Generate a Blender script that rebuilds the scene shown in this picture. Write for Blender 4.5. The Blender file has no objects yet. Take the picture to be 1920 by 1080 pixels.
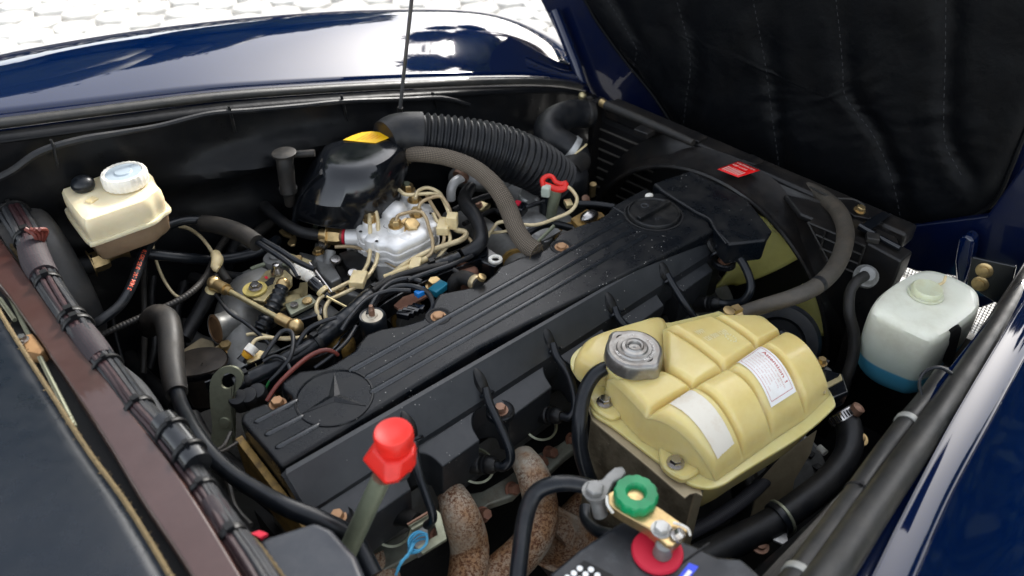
import bpy, bmesh, math, random
from mathutils import Vector, Matrix, noise
R = random.Random(7)
sc = bpy.context.scene
col = sc.collection
V = Vector
S = 0.01                      # the script is written in centimetres
# ------------------------------------------------------------------ camera
F = 1480.0; PITCH = math.radians(38.8); YAW = math.radians(47); H = 75.0
cam = bpy.data.cameras.new('camera'); camo = bpy.data.objects.new('camera', cam); col.objects.link(camo)
cam.sensor_width = 36; cam.lens = F/1920*36; cam.clip_start = .01; cam.clip_end = 500
camo.location = (0, 0, H*S); camo.rotation_euler = (math.pi/2-PITCH, 0, YAW-math.pi/2)
cam.dof.use_dof = True; cam.dof.focus_distance = 1.18; cam.dof.aperture_fstop = 3.5; cam.dof.aperture_blades = 7
sc.camera = camo
# ------------------------------------------------------------------ light
w = bpy.data.worlds.new('World'); sc.world = w; w.use_nodes = True
nt = w.node_tree; nt.nodes.clear()
sky = nt.nodes.new('ShaderNodeTexSky'); sky.sky_type = 'NISHITA'; sky.sun_disc = False
SUN_EL = math.radians(30); SUN_AZ = math.radians(71)
sky.sun_elevation = SUN_EL; sky.sun_rotation = SUN_AZ; sky.air_density = 1.0; sky.dust_density = 2.2; sky.ozone_density = 1.0
hs = nt.nodes.new('ShaderNodeHueSaturation'); hs.inputs['Saturation'].default_value = .32
bg = nt.nodes.new('ShaderNodeBackground'); bg.inputs['Strength'].default_value = .15
wo = nt.nodes.new('ShaderNodeOutputWorld')
nt.links.new(sky.outputs[0], hs.inputs['Color']); nt.links.new(hs.outputs[0], bg.inputs['Color']); nt.links.new(bg.outputs[0], wo.inputs['Surface'])
sun = bpy.data.lights.new('sun', 'SUN'); suno = bpy.data.objects.new('sun', sun); col.objects.link(suno)
sun.energy = 2.2; sun.angle = math.radians(10); sun.color = (1, .96, .9)
sd = V((math.sin(SUN_AZ)*math.cos(SUN_EL), math.cos(SUN_AZ)*math.cos(SUN_EL), math.sin(SUN_EL)))
suno.rotation_euler = sd.to_track_quat('Z', 'Y').to_euler(); suno.location = (0, 0, 5)
sc.view_settings.view_transform = 'Standard'; sc.view_settings.look = 'None'; sc.view_settings.gamma = 1
sc.view_settings.exposure = 1.82
# ------------------------------------------------------------------ surveying: a point seen at (px,py) that lies at a known height / station
FW = V((math.cos(YAW)*math.cos(PITCH), math.sin(YAW)*math.cos(PITCH), -math.sin(PITCH)))
RT = V((math.sin(YAW), -math.cos(YAW), 0)); UP = RT.cross(FW)
def ray(px, py): return FW + RT*((px-960)/F) - UP*((py-540)/F)
def P(px, py, z=0.): r = ray(px, py); return V((0, 0, H)) + r*((z-H)/r.z)
def PX(px, py, x): r = ray(px, py); return V((0, 0, H)) + r*(x/r.x)
def PY(px, py, y): r = ray(px, py); return V((0, 0, H)) + r*(y/r.y)
def dep(p): return (p-V((0, 0, H))).dot(FW)
def cm(p, px): return px*dep(p)/F           # size in cm of px pixels at point p
# ------------------------------------------------------------------ geometry
def cat(p, t):
    n = len(p); i = min(int(t), n-2); u = t-i
    a = p[max(i-1, 0)]; b = p[i]; c = p[i+1]; d = p[min(i+2, n-1)]
    return 0.5*((2*b)+(c-a)*u+(2*a-5*b+4*c-d)*u*u+(3*b-a-3*c+d)*u*u*u)
def closed(p, n):
    m = len(p); out = []
    for k in range(n):
        t = k*m/n; i = int(t); u = t-i
        a, b, c, d = p[(i-1) % m], p[i % m], p[(i+1) % m], p[(i+2) % m]
        out.append(0.5*((2*b)+(c-a)*u+(2*a-5*b+4*c-d)*u*u+(3*b-a-3*c+d)*u*u*u))
    return out
def frame(d):
    d = d.normalized(); a = V((0, 0, 1)) if abs(d.z) < .9 else V((1, 0, 0))
    x = a.cross(d).normalized(); return x, d.cross(x), d
class Path:
    """pts: (px,py,z,dpx) -> smooth centre line with radii"""
    def __init__(s, pts, d=None, world=False, step=None, lin=False):
        P3 = []; rr = []
        for q in pts:
            if world: p = V(q[:3]); r = (q[3] if len(q) > 3 else d)/2
            else:
                p = P(q[0], q[1], q[2]); r = cm(p, (q[3] if len(q) > 3 else d))/2
            P3.append(p); rr.append(r)
        s.c = P3; s.r = rr
        L = sum((P3[i+1]-P3[i]).length for i in range(len(P3)-1))
        step = step or max(.25, min(rr)*.6)
        n = max(len(P3)-1, int(L/step)); n = min(n, 900)
        s.pos = []; s.rad = []; s.len = [0]
        for k in range(n+1):
            t = k/n*(len(P3)-1)
            if lin:
                i = min(int(t), len(P3)-2); u = t-i; s.pos.append(P3[i].lerp(P3[i+1], u)); s.rad.append(rr[i]*(1-u)+rr[i+1]*u)
            else:
                s.pos.append(cat(P3, t)); s.rad.append(max(.02, cat(rr, t)))
            if k: s.len.append(s.len[-1]+(s.pos[-1]-s.pos[-2]).length)
        if not lin and n > 3:      # even spacing along the line
            LT = s.len[-1]; np_, nr, nl, j = [], [], [], 0
            for k in range(n+1):
                x = LT*k/n
                while j < n-1 and s.len[j+1] < x: j += 1
                u = min(1, (x-s.len[j])/max(1e-9, s.len[j+1]-s.len[j])); np_.append(s.pos[j].lerp(s.pos[j+1], u)); nr.append(s.rad[j]*(1-u)+s.rad[j+1]*u); nl.append(x)
            s.pos, s.rad, s.len = np_, nr, nl
    def at(s, t):
        k = t*(len(s.pos)-1); i = min(int(k), len(s.pos)-2); u = k-i
        return s.pos[i].lerp(s.pos[i+1], u), (s.pos[min(i+2, len(s.pos)-1)]-s.pos[max(i-1, 0)]).normalized(), s.rad[i]*(1-u)+s.rad[i+1]*u
class G:
    def __init__(s): s.v = []; s.f = []; s.uv = {}
    def add(s, v, f):
        o = len(s.v); s.v += [V(x) for x in v]; s.f += [tuple(i+o for i in q) for q in f]; return s
    def rings(s, rs, cap0=True, cap1=True, close=True, fan=False):
        n = len(rs[0]); v = [p for r in rs for p in r]; f = []
        for i in range(len(rs)-1):
            for j in range(n if close else n-1):
                k = (j+1) % n; f.append((i*n+j, i*n+k, (i+1)*n+k, (i+1)*n+j))
        if cap0: f.append(tuple(range(n))[::-1])
        if cap1:
            if fan:
                c = sum(rs[-1], V((0, 0, 0)))/n; v.append(c); b = (len(rs)-1)*n
                for j in range(n): f.append((b+j, b+(j+1) % n, len(v)-1))
            else: f.append(tuple((len(rs)-1)*n+j for j in range(n)))
        return s.add(v, f)
    def tube(s, path, seg=12, rib=None, cap=True, off=(0, 0), flat=1.):
        P_ = path.pos; n = len(P_); u = None; base = len(s.v); v = []; f = []
        for i in range(n):
            t = (P_[min(i+1, n-1)]-P_[max(i-1, 0)]).normalized()
            if u is None: u = frame(t)[0]
            else:
                u = u-t*u.dot(t); u.normalize()
            b = t.cross(u); r = path.rad[i]
            if rib: r += rib[1]*(0.5+0.5*math.cos(2*math.pi*path.len[i]/rib[0]))**1.6
            c = P_[i]+u*off[0]+b*off[1]
            for j in range(seg):
                a = 2*math.pi*j/seg; v.append(c+u*(r*math.cos(a))+b*(r*flat*math.sin(a)))
        for i in range(n-1):
            for j in range(seg):
                k = (j+1) % seg; f.append((i*seg+j, i*seg+k, (i+1)*seg+k, (i+1)*seg+j))
                s.uv[len(s.f)+len(f)-1] = ((path.len[i], j/seg), (path.len[i], (j+1)/seg), (path.len[i+1], (j+1)/seg), (path.len[i+1], j/seg))
        if cap: f.append(tuple(range(seg))[::-1]); f.append(tuple((n-1)*seg+j for j in range(seg)))
        return s.add(v, f)
    def lathe(s, c, d, prof, seg=24, cap0=True, cap1=True, sx=1., ph=0., wob=None):
        """prof: (h, r) along axis d from c"""
        x, y, z = frame(V(d)); rs = []
        for h, r in prof:
            rs.append([V(c)+z*h+x*(r*(wob(j) if wob else 1)*sx*math.cos(2*math.pi*j/seg+ph))+y*(r*(wob(j) if wob else 1)*math.sin(2*math.pi*j/seg+ph)) for j in range(seg)])
        return s.rings(rs, cap0, cap1)
    def cyl(s, a, b, r, seg=16, r2=None):
        a, b = V(a), V(b); L = (b-a).length; return s.lathe(a, b-a, [(0, r), (L, r if r2 is None else r2)], seg)
    def box(s, c, sz, rz=0., M=None):
        M = M or Matrix.Rotation(math.radians(rz), 3, 'Z'); c = V(c)
        v = [c+M@V((sz[0]*x/2, sz[1]*y/2, sz[2]*z/2)) for x in (-1, 1) for y in (-1, 1) for z in (-1, 1)]
        return s.add(v, [(0, 1, 3, 2), (4, 6, 7, 5), (0, 4, 5, 1), (2, 3, 7, 6), (0, 2, 6, 4), (1, 5, 7, 3)])
    def slab(s, pts, th, d=(0, 0, -1)):
        """extrude polygon of world points by th along d"""
        pts = [V(p) for p in pts]; n = len(pts); d = V(d).normalized()*th
        a = sum((pts[i].cross(pts[(i+1) % n]) for i in range(n)), V())
        if a.dot(d) > 0: pts = pts[::-1]
        return s.add(pts+[p+d for p in pts], [tuple(range(n)), tuple(range(2*n-1, n-1, -1))]+[(i, i+n, (i+1) % n+n, (i+1) % n) for i in range(n)])
    def sphere(s, c, r, seg=16, q=(1, 1, 1)):
        v = []; f = []; m = seg//2
        for i in range(1, m):
            for j in range(seg):
                a = math.pi*i/m; b = 2*math.pi*j/seg; v.append(V(c)+V((r*q[0]*math.sin(a)*math.cos(b), r*q[1]*math.sin(a)*math.sin(b), r*q[2]*math.cos(a))))
        n = len(v); v += [V(c)+V((0, 0, r*q[2])), V(c)-V((0, 0, r*q[2]))]
        for i in range(m-2):
            for j in range(seg): k = (j+1) % seg; f.append((i*seg+j, (i+1)*seg+j, (i+1)*seg+k, i*seg+k))
        for j in range(seg):
            k = (j+1) % seg; f.append((j, k, n)); f.append(((m-2)*seg+k, (m-2)*seg+j, n+1))
        return s.add(v, f)
    def hexa(s, c, d, r, h):
        x, y, z = frame(V(d)); rs = []
        for hh, rr in ((0, r), (h*.8, r), (h, r*.86)): rs.append([V(c)+z*hh+x*(rr*math.cos(k*math.pi/3))+y*(rr*math.sin(k*math.pi/3)) for k in range(6)])
        s.lathe(V(c)-z*.12, d, [(0, r*1.35), (.14, r*1.35)], 16); return s.rings(rs)
    def grid(s, fn, nu, nv):
        v = [V(fn(i/nu, j/nv)) for i in range(nu+1) for j in range(nv+1)]
        return s.add(v, [(i*(nv+1)+j, (i+1)*(nv+1)+j, (i+1)*(nv+1)+j+1, i*(nv+1)+j+1) for i in range(nu) for j in range(nv)])
WL = {}      # world location (cm) of things
def place(o, c, parent):
    if parent is not None:
        o.parent = parent; o.location = (V(c)-WL[parent.name])*S
    else: o.location = V(c)*S
    WL[o.name] = V(c)
def tag(o, label, cat_, group=None):
    o['label'] = label; o['category'] = cat_
    if group: o['group'] = group
    return o
def thing(name, label, cat_, c, group=None):
    o = bpy.data.objects.new(name, None); col.objects.link(o); o.empty_display_size = .02
    place(o, c, None); return tag(o, label, cat_, group)
def obj(name, g, mat, parent=None, bevel=0, seg=2, ang=40, sub=0, label=None, solid=0, org=None):
    me = bpy.data.meshes.new(name)
    if org is None:
        lo = V([min(p[i] for p in g.v) for i in range(3)]); hi = V([max(p[i] for p in g.v) for i in range(3)]); org = (lo+hi)/2
    me.from_pydata([tuple((p-org)*S) for p in g.v], [], g.f)
    if g.uv:
        uvl = me.uv_layers.new(name='UVMap')
        for i, pg in enumerate(me.polygons):
            q = g.uv.get(i)
            if q:
                for k, li in enumerate(pg.loop_indices): uvl.data[li].uv = q[k]
    bm = bmesh.new(); bm.from_mesh(me); bmesh.ops.recalc_face_normals(bm, faces=bm.faces); bm.to_mesh(me); bm.free()
    for pg in me.polygons: pg.use_smooth = True
    me.set_sharp_from_angle(angle=math.radians(ang))
    me.materials.append(mat)
    o = bpy.data.objects.new(name, me); col.objects.link(o); place(o, org, parent)
    if solid: m = o.modifiers.new('solid', 'SOLIDIFY'); m.thickness = solid*S; m.offset = -1
    if bevel:
        m = o.modifiers.new('bevel', 'BEVEL'); m.width = bevel*S; m.segments = seg; m.limit_method = 'ANGLE'; m.angle_limit = math.radians(35); m.harden_normals = False
        for pg in me.polygons: pg.use_smooth = True
        me.set_sharp_from_angle(angle=math.radians(180))
        wn = o.modifiers.new('wn', 'WEIGHTED_NORMAL'); wn.keep_sharp = True
    if sub: m = o.modifiers.new('sub', 'SUBSURF'); m.levels = sub; m.render_levels = sub
    if label: o['label'] = label
    return o
def structure(o): o['kind'] = 'structure'; return o
def text_geom(txt, size, fn, up=0.0, bold=0.0, align='LEFT', ext=0.0):
    cu = bpy.data.curves.new('t', 'FONT'); cu.body = txt; cu.size = size; cu.align_x = align; cu.offset = bold; cu.resolution_u = 2; cu.extrude = ext
    o = bpy.data.objects.new('t', cu); col.objects.link(o); bpy.context.view_layer.update()
    me = o.to_mesh(); g = G(); g.add([fn(v.co.x, v.co.y, v.co.z) for v in me.vertices], [tuple(p.vertices) for p in me.polygons])
    o.to_mesh_clear(); bpy.data.objects.remove(o); bpy.data.curves.remove(cu); return g
# ------------------------------------------------------------------ materials
def M(name, c, rough=.5, metal=0., dirt=None, bump=None, coat=0., spec=.5, sss=None, rvar=0., scale=60, dust=None, extra=None, chip=None, trans=0.):
    m = bpy.data.materials.new(name); m.use_nodes = True; t = m.node_tree; N = t.nodes; L = t.links
    b = N['Principled BSDF']; b.inputs['Base Color'].default_value = (*c, 1); b.inputs['Roughness'].default_value = rough
    b.inputs['Metallic'].default_value = metal; b.inputs['Specular IOR Level'].default_value = spec
    b.inputs['Coat Weight'].default_value = coat; b.inputs['Coat Roughness'].default_value = .03; b.inputs['Coat IOR'].default_value = 1.5+.14*(coat > .9)
    b.inputs['Transmission Weight'].default_value = trans
    if sss: b.inputs['Subsurface Weight'].default_value = sss[0]; b.inputs['Subsurface Radius'].default_value = sss[1]; b.inputs['Subsurface Scale'].default_value = sss[2]
    tc = N.new('ShaderNodeTexCoord'); cur = None
    def nz(sc_, det=5, ro=.6, dist=0, vec=None):
        n = N.new('ShaderNodeTexNoise'); n.inputs['Scale'].default_value = sc_; n.inputs['Detail'].default_value = det; n.inputs['Roughness'].default_value = ro; n.inputs['Distortion'].default_value = dist
        L.new(vec or tc.outputs['Object'], n.inputs['Vector']); return n.outputs['Fac']
    def ramp(f, a, b_):
        r = N.new('ShaderNodeMapRange'); r.inputs[1].default_value = a; r.inputs[2].default_value = b_; L.new(f, r.inputs[0]); return r.outputs[0]
    def mix(fac, a, cc):
        x = N.new('ShaderNodeMix'); x.data_type = 'RGBA'; L.new(fac, x.inputs[0])
        if a is None: x.inputs[6].default_value = (*c, 1)
        else: L.new(a, x.inputs[6])
        if isinstance(cc, tuple): x.inputs[7].default_value = (*cc, 1)
        else: L.new(cc, x.inputs[7])
        return x.outputs[2]
    def mul(a, k, op='MULTIPLY'):
        q = N.new('ShaderNodeMath'); q.operation = op; L.new(a, q.inputs[0])
        if isinstance(k, (int, float)): q.inputs[1].default_value = k
        else: L.new(k, q.inputs[1])
        return q.outputs[0]
    if dirt:      # (colour, amount, scale, lo, hi)
        d = ramp(nz(dirt[2], 8, .7), dirt[3] if len(dirt) > 3 else .45, dirt[4] if len(dirt) > 4 else .7); cur = mix(mul(d, dirt[1]), cur, dirt[0])
    if dust:      # dust settles on faces that look up: (colour, amount)
        gm = N.new('ShaderNodeNewGeometry'); sx = N.new('ShaderNodeSeparateXYZ'); L.new(gm.outputs['Normal'], sx.inputs[0])
        up = ramp(sx.outputs[2], .2, 1.); d = ramp(nz(35, 8, .7), .3, .75); cur = mix(mul(mul(up, d), dust[1]), cur, dust[0])
    if chip:      # (colour, threshold, scale) hard-edged flecks
        d = ramp(nz(chip[2], 6, .75), chip[1], chip[1]+.03); cur = mix(d, cur, chip[0])
    e = dict(N=N, L=L, b=b, tc=tc, nz=nz, ramp=ramp, mix=mix, mul=mul, cur=cur)
    if extra: cur = extra(e) or cur
    if cur is not None: L.new(cur, b.inputs['Base Color'])
    if rvar:
        r = N.new('ShaderNodeMapRange'); r.inputs[1].default_value = .3; r.inputs[2].default_value = .7; r.inputs[3].default_value = max(.02, rough-rvar); r.inputs[4].default_value = min(1, rough+rvar); L.new(nz(scale*.6, 6, .65), r.inputs[0]); L.new(r.outputs[0], b.inputs['Roughness'])
    if bump:      # (scale, strength, distance m)
        bp = N.new('ShaderNodeBump'); bp.inputs['Strength'].default_value = bump[1]; bp.inputs['Distance'].default_value = bump[2] if len(bump) > 2 else .0005
        L.new(e.get('h') or nz(bump[0], 5, .6), bp.inputs['Height']); L.new(bp.outputs[0], b.inputs['Normal'])
    return m
DUST = (.22, .19, .15)
def braid(e):
    N, L = e['N'], e['L']; uv = N.new('ShaderNodeUVMap'); sx = N.new('ShaderNodeSeparateXYZ'); L.new(uv.outputs[0], sx.inputs[0])
    def wv(k1, k2):
        a = e['mul'](sx.outputs[0], k1); b_ = e['mul'](sx.outputs[1], k2); s = N.new('ShaderNodeMath'); s.operation = 'ADD'; L.new(a, s.inputs[0]); L.new(b_, s.inputs[1])
        q = N.new('ShaderNodeMath'); q.operation = 'SINE'; L.new(s.outputs[0], q.inputs[0]); return q.outputs[0]
    a = wv(11., 2*math.pi*14); b_ = wv(11., -2*math.pi*14)
    m = N.new('ShaderNodeMath'); m.operation = 'MULTIPLY'; L.new(a, m.inputs[0]); L.new(b_, m.inputs[1])
    e['h'] = e['ramp'](m.outputs[0], -1, 1); return e['mix'](e['ramp'](m.outputs[0], -.2, .8), None, e['alt'] if 'alt' in e else (.21, .17, .125))
def rib_dirt(e): return None
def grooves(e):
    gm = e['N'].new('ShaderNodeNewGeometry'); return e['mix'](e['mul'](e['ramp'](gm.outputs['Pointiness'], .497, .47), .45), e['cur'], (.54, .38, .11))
def rust(e):
    n1 = e['ramp'](e['nz'](240, 8, .8), .495, .525); n2 = e['ramp'](e['nz'](16, 6, .7), .40, .60)
    q = e['mul'](n1, e['ramp'](e['nz'](13, 4, .6), .38, .56)); c1 = e['mix'](e['mul'](n2, .9), e['cur'], (.36, .18, .07)); return e['mix'](q, c1, (.13, .045, .014))
def specks(e):
    N, L = e['N'], e['L']; vo = N.new('ShaderNodeTexVoronoi'); vo.inputs['Scale'].default_value = 130; L.new(e['tc'].outputs['Object'], vo.inputs['Vector'])
    d = e['ramp'](vo.outputs['Distance'], .12, .08); k = e['ramp'](e['nz'](11, 3, .5), .54, .66); return e['mix'](e['mul'](e['mul'](d, k), .8), e['cur'], (.55, .53, .48))
cover_m = M('satin_black_plastic', (.0035, .005, .0075), .29, rvar=.05, bump=(1400, .25, .0003), dirt=((.035, .032, .028), .5, 18, .45, .75), dust=((.05, .048, .043), .25), extra=specks, spec=.27)
band_m = M('sheen_greyed_dusty_plastic', (.011, .013, .016), .40, rvar=.06, bump=(1400, .25, .0003), dirt=((.05, .052, .054), .5, 7, .35, .75), dust=((.08, .082, .082), .3), extra=specks, spec=.5)  # paler copy of the cover black: sky sheen painted in, with real dust specks
rib_m = M('highlight_rib_plastic', (.012, .014, .017), .24, rvar=.08, bump=(900, .2, .0003), dirt=((.07, .07, .065), .5, 60, .5, .75), spec=.75)  # cover black made paler and glossier to put highlights on the ribs
dust_rub = M('dusty_brown_rubber', (.012, .011, .010), .38, rvar=.12, bump=(200, .3), dirt=((.075, .055, .04), .6, 14, .4, .7), dust=((.10, .08, .06), .35))
plast = M('black_plastic', (.005, .0058, .007), .4, rvar=.1, spec=.32, bump=(500, .2), dirt=((.05, .045, .035), .3, 40), dust=(DUST, .05))
shroud_m = M('dusty_black_plastic', (.007, .007, .0075), .38, rvar=.12, bump=(300, .25), dirt=((.04, .030, .021), .4, 22, .45, .75), dust=((.07, .055, .04), .10), spec=.38)
gloss = M('glossy_black_plastic', (.005, .006, .008), .17, rvar=.08, bump=(60, .12, .001), dirt=((.05, .045, .035), .25, 45, .55, .8), spec=.6)
rubber = M('black_rubber', (.0055, .0065, .0085), .45, rvar=.1, spec=.36, bump=(350, .25), dirt=((.05, .045, .037), .3, 30), dust=(DUST, .05))
rub_gray = M('weathered_rubber', (.013, .0125, .012), .52, rvar=.1, spec=.35, bump=(350, .35), dirt=((.05, .04, .03), .4, 30), dust=(DUST, .09))
rub_smooth = M('smooth_black_rubber', (.005, .007, .010), .32, rvar=.06, spec=.4, dirt=((.045, .04, .035), .25, 40))
dark = M('soot_black', (.004, .004, .0045), .7, dirt=((.02, .016, .012), .5, 18), bump=(80, .5, .002))
bay_m = M('bay_black_coating', (.0045, .005, .006), .36, rvar=.1, bump=(20, .25, .004), dirt=((.02, .018, .015), .25, 12), spec=.17)
alu = M('cast_aluminium', (.48, .48, .46), .45, .5, dirt=((.12, .10, .08), .6, 30), bump=(260, .4), rvar=.1)
alu_dk = M('grimy_cast_metal', (.24, .24, .23), .48, .45, dirt=((.09, .08, .06), .6, 25), bump=(220, .4), rvar=.1)
silver = M('bright_cast_silver', (.82, .81, .78), .38, .25, dirt=((.42, .39, .33), .5, 45, .5, .8), bump=(240, .3), rvar=.08)
steel_cap = M('worn_cap_steel', (.33, .32, .30), .36, .9, dirt=((.20, .15, .12), .6, 60), bump=(160, .25), rvar=.1)
cowl_m = M('cowl_black', (.003, .006, .011), .3, spec=.3, rvar=.08, bump=(8, .2, .004), dirt=((.02, .022, .025), .3, 8))
steel = M('polished_steel', (.50, .48, .46), .25, 1., dirt=((.20, .15, .12), .55, 60), bump=(120, .15), rvar=.1)
zinc = M('yellow_zinc', (.52, .44, .24), .38, .8, dirt=((.20, .17, .10), .6, 50), bump=(200, .2), rvar=.1)
zinc_g = M('olive_zinc', (.30, .31, .22), .42, .6, dirt=((.14, .13, .09), .6, 35), bump=(150, .2), rvar=.1)
brass = M('brass', (.58, .42, .20), .36, .9, dirt=((.22, .15, .08), .6, 60), bump=(200, .2), rvar=.1)
copper = M('rusty_copper', (.26, .15, .10), .5, .5, dirt=((.20, .08, .04), .6, 90), bump=(400, .4), rvar=.1)
line_m = M('cream_fuel_line', (.68, .56, .33), .38, .25, dirt=((.26, .19, .10), .6, 40), rvar=.1)
line_d = M('brown_fuel_line', (.46, .35, .20), .42, .35, dirt=((.16, .10, .06), .6, 40), rvar=.1)
clip_m = M('cream_plastic', (.74, .60, .33), .45, sss=(.3, (.01, .008, .004), .5), dirt=((.35, .25, .12), .4, 60))
white_m = M('white_plastic', (.80, .77, .69), .42, sss=(.3, (.01, .01, .008), .5), dirt=((.45, .38, .27), .5, 50))
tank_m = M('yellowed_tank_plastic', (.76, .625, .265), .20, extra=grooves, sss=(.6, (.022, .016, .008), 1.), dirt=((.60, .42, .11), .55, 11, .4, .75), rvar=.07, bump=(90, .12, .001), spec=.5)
cream_m = M('cream_tank_plastic', (.80, .70, .47), .32, sss=(.4, (.012, .009, .005), 1.), dirt=((.55, .40, .2), .35, 25, .4, .75))
cream_d = M('brown_stained_tank_plastic', (.34, .24, .15), .32, sss=(.3, (.01, .006, .003), 1.), dirt=((.20, .12, .07), .6, 25))
def washer_x(e):
    N, L = e['N'], e['L']; sx = N.new('ShaderNodeSeparateXYZ'); L.new(e['tc'].outputs['Object'], sx.inputs[0])
    return e['mix'](e['ramp'](sx.outputs[2], -.024, -.028), e['mix'](e['ramp'](sx.outputs[2], .04, -.024), e['cur'], (.72, .82, .72)), (.10, .45, .66))
washer_m = M('translucent_tank_plastic', (.80, .80, .67), .33, sss=(.45, (.012, .013, .011), 1.), dirt=((.50, .46, .32), .4, 18), bump=(60, .1, .001), extra=washer_x)
blue = M('dark_blue_paint', (.0001, .0052, .031), .4, 0, coat=1., spec=.0, bump=None)
blue_in = M('dark_blue_inner_paint', (.0003, .003, .020), .4, coat=.5, spec=.1, dirt=((.012, .012, .014), .3, 20))
maroon = M('maroon_paint', (.040, .0135, .0095), .38, rvar=.08, dirt=((.07, .035, .03), .5, 15, .45, .75), bump=(60, .15), coat=.6)
red_m = M('red_plastic', (.74, .022, .014), .42, rvar=.1, bump=(90, .15), dirt=((.30, .02, .015), .5, 35, .5, .75))
green_m = M('green_plastic', (.0, .27, .09), .42, rvar=.1, dirt=((.03, .13, .06), .6, 40))
redd = M('red_felt', (.62, .012, .04), .6, bump=(500, .4))
tube_green = M('grey_green_tube', (.20, .22, .15), .4, .3, dirt=((.10, .10, .07), .5, 40), rvar=.1)
bracket_m = M('stained_zinc_bracket', (.22, .19, .13), .5, .35, dirt=((.08, .065, .04), .75, 28, .42, .6), chip=((.45, .42, .33), .64, 70), bump=(150, .5), rvar=.15)
bracket_l = M('tan_zinc_bracket', (.40, .33, .21), .5, .3, dirt=((.20, .15, .09), .5, 30), bump=(150, .3))
rust_m = M('rusty_manifold', (.44, .39, .31), .7, .1, bump=(200, .9, .0009), extra=rust)
rust_b = M('rusty_bolt', (.26, .13, .085), .6, .4, dirt=((.14, .05, .03), .6, 90), bump=(400, .5))
hexc = M('orange_oxidised_bolt', (.40, .23, .12), .5, .5, dirt=((.30, .15, .08), .5, 90), bump=(300, .4))
gold_g = M('amber_gasket_metal', (.38, .23, .06), .45, .3, dirt=((.10, .06, .02), .8, 60, .45, .62), bump=(200, .6))
braid_m = M('tan_textile_braid', (.07, .055, .04), .85, extra=braid, bump=(100, 1., .0012), dust=(DUST, .2))
braid_d = M('black_textile_braid', (.02, .02, .025), .6, extra=lambda e: braid(dict(e, alt=(.06, .06, .07))), bump=(200, .8, .0006))
hose_rib = M('brown_grey_hose', (.04, .034, .026), .6, dirt=((.10, .075, .05), .6, 25), bump=(500, .4), dust=(DUST, .15), rvar=.1)
wire_b = M('black_wire', (.007, .009, .012), .38, rvar=.08, dirt=((.07, .06, .05), .3, 60))
wire_m = M('maroon_wire', (.024, .005, .007), .5, dirt=((.03, .02, .02), .5, 40))
wire_g = M('grey_loom', (.015, .016, .019), .55, dirt=((.06, .055, .05), .5, 60), bump=(700, .6))
wire_r = M('red_brown_wire', (.15, .030, .020), .5, dirt=((.08, .02, .015), .5, 40))
fan_m = M('olive_fan_plastic', (.84, .78, .26), .4, sss=(.3, (.01, .01, .003), 1.), dirt=((.6, .52, .14), .4, 18))
pad_m = M('black_hood_pad', (.0014, .0018, .0026), .42, rvar=.1, bump=(45, .3, .003), dirt=((.004, .0038, .0035), .4, 12), spec=.09)
seam_m = M('grey_stitching', (.016, .017, .019), .8)
fibre = M('tan_fibre', (.14, .10, .045), .9, bump=(400, 1., .002), dirt=((.08, .06, .03), .7, 120))
paper = M('white_label', (.90, .88, .84), .45, dirt=((.66, .60, .48), .4, 40))
paper_t = M('aged_white_tape', (.78, .72, .60), .5, dirt=((.60, .45, .28), .5, 45, .5, .8), bump=(80, .4, .001))
ink_r = M('red_ink', (.50, .07, .05), .5); ink_p = M('pale_red_ink', (.62, .34, .30), .5)
yellow_m = M('yellow_label', (.86, .48, .004), .4); orange_i = M('orange_ink', (.75, .25, .01), .4)
red_l = M('red_label', (.72, .006, .006), .4); pink_i = M('pale_print', (.80, .42, .36), .5)
blue_pl = M('blue_plastic', (.005, .18, .55), .4); blue_st = M('blue_sticker', (.005, .05, .75), .35); cyan_s = M('blue_string', (.06, .32, .52), .7, bump=(500, .6))
rub_seal = M('grey_rubber_seal', (.014, .014, .013), .45, rvar=.12, bump=(200, .3), dirt=((.06, .052, .04), .5, 22, .45, .75))
tower_m = M('dusty_sheen_coating', (.016, .018, .021), .34, rvar=.08, dirt=((.05, .05, .05), .4, 9), spec=.6)
drum_m = M('dusty_grey_drum', (.030, .031, .033), .55, rvar=.1, dirt=((.075, .068, .058), .5, 25), dust=(DUST, .25))
mould = M('raised_mark', (.035, .037, .04), .45); fab = M('grey_scuff', (.20, .20, .19), .6)
batt = M('battery_case', (.010, .012, .016), .45, dirt=((.07, .08, .09), .5, 22, .5, .75), bump=(150, .4), rvar=.1)
stone_ms = [M('pale_paving_stone', (.62, .61, .58), .85, dirt=((.52, .50, .46), .4, 14), bump=(60, .5, .003)), M('warm_paving_stone', (.59, .575, .54), .85, dirt=((.49, .47, .43), .4, 14), bump=(60, .5, .003))]
joint_m = M('paving_joint_sand', (.66, .64, .60), .95, dirt=((.54, .52, .47), .5, 40), bump=(200, .5, .003))
leaf_m = M('dark_leaves', (.035, .06, .02), .6, dirt=((.06, .09, .03), .6, 4)); bark_m = M('bark', (.10, .08, .06), .9, bump=(20, .6, .02))
mesh_m = M('mesh_plastic', (.03, .03, .03), .5)
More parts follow.
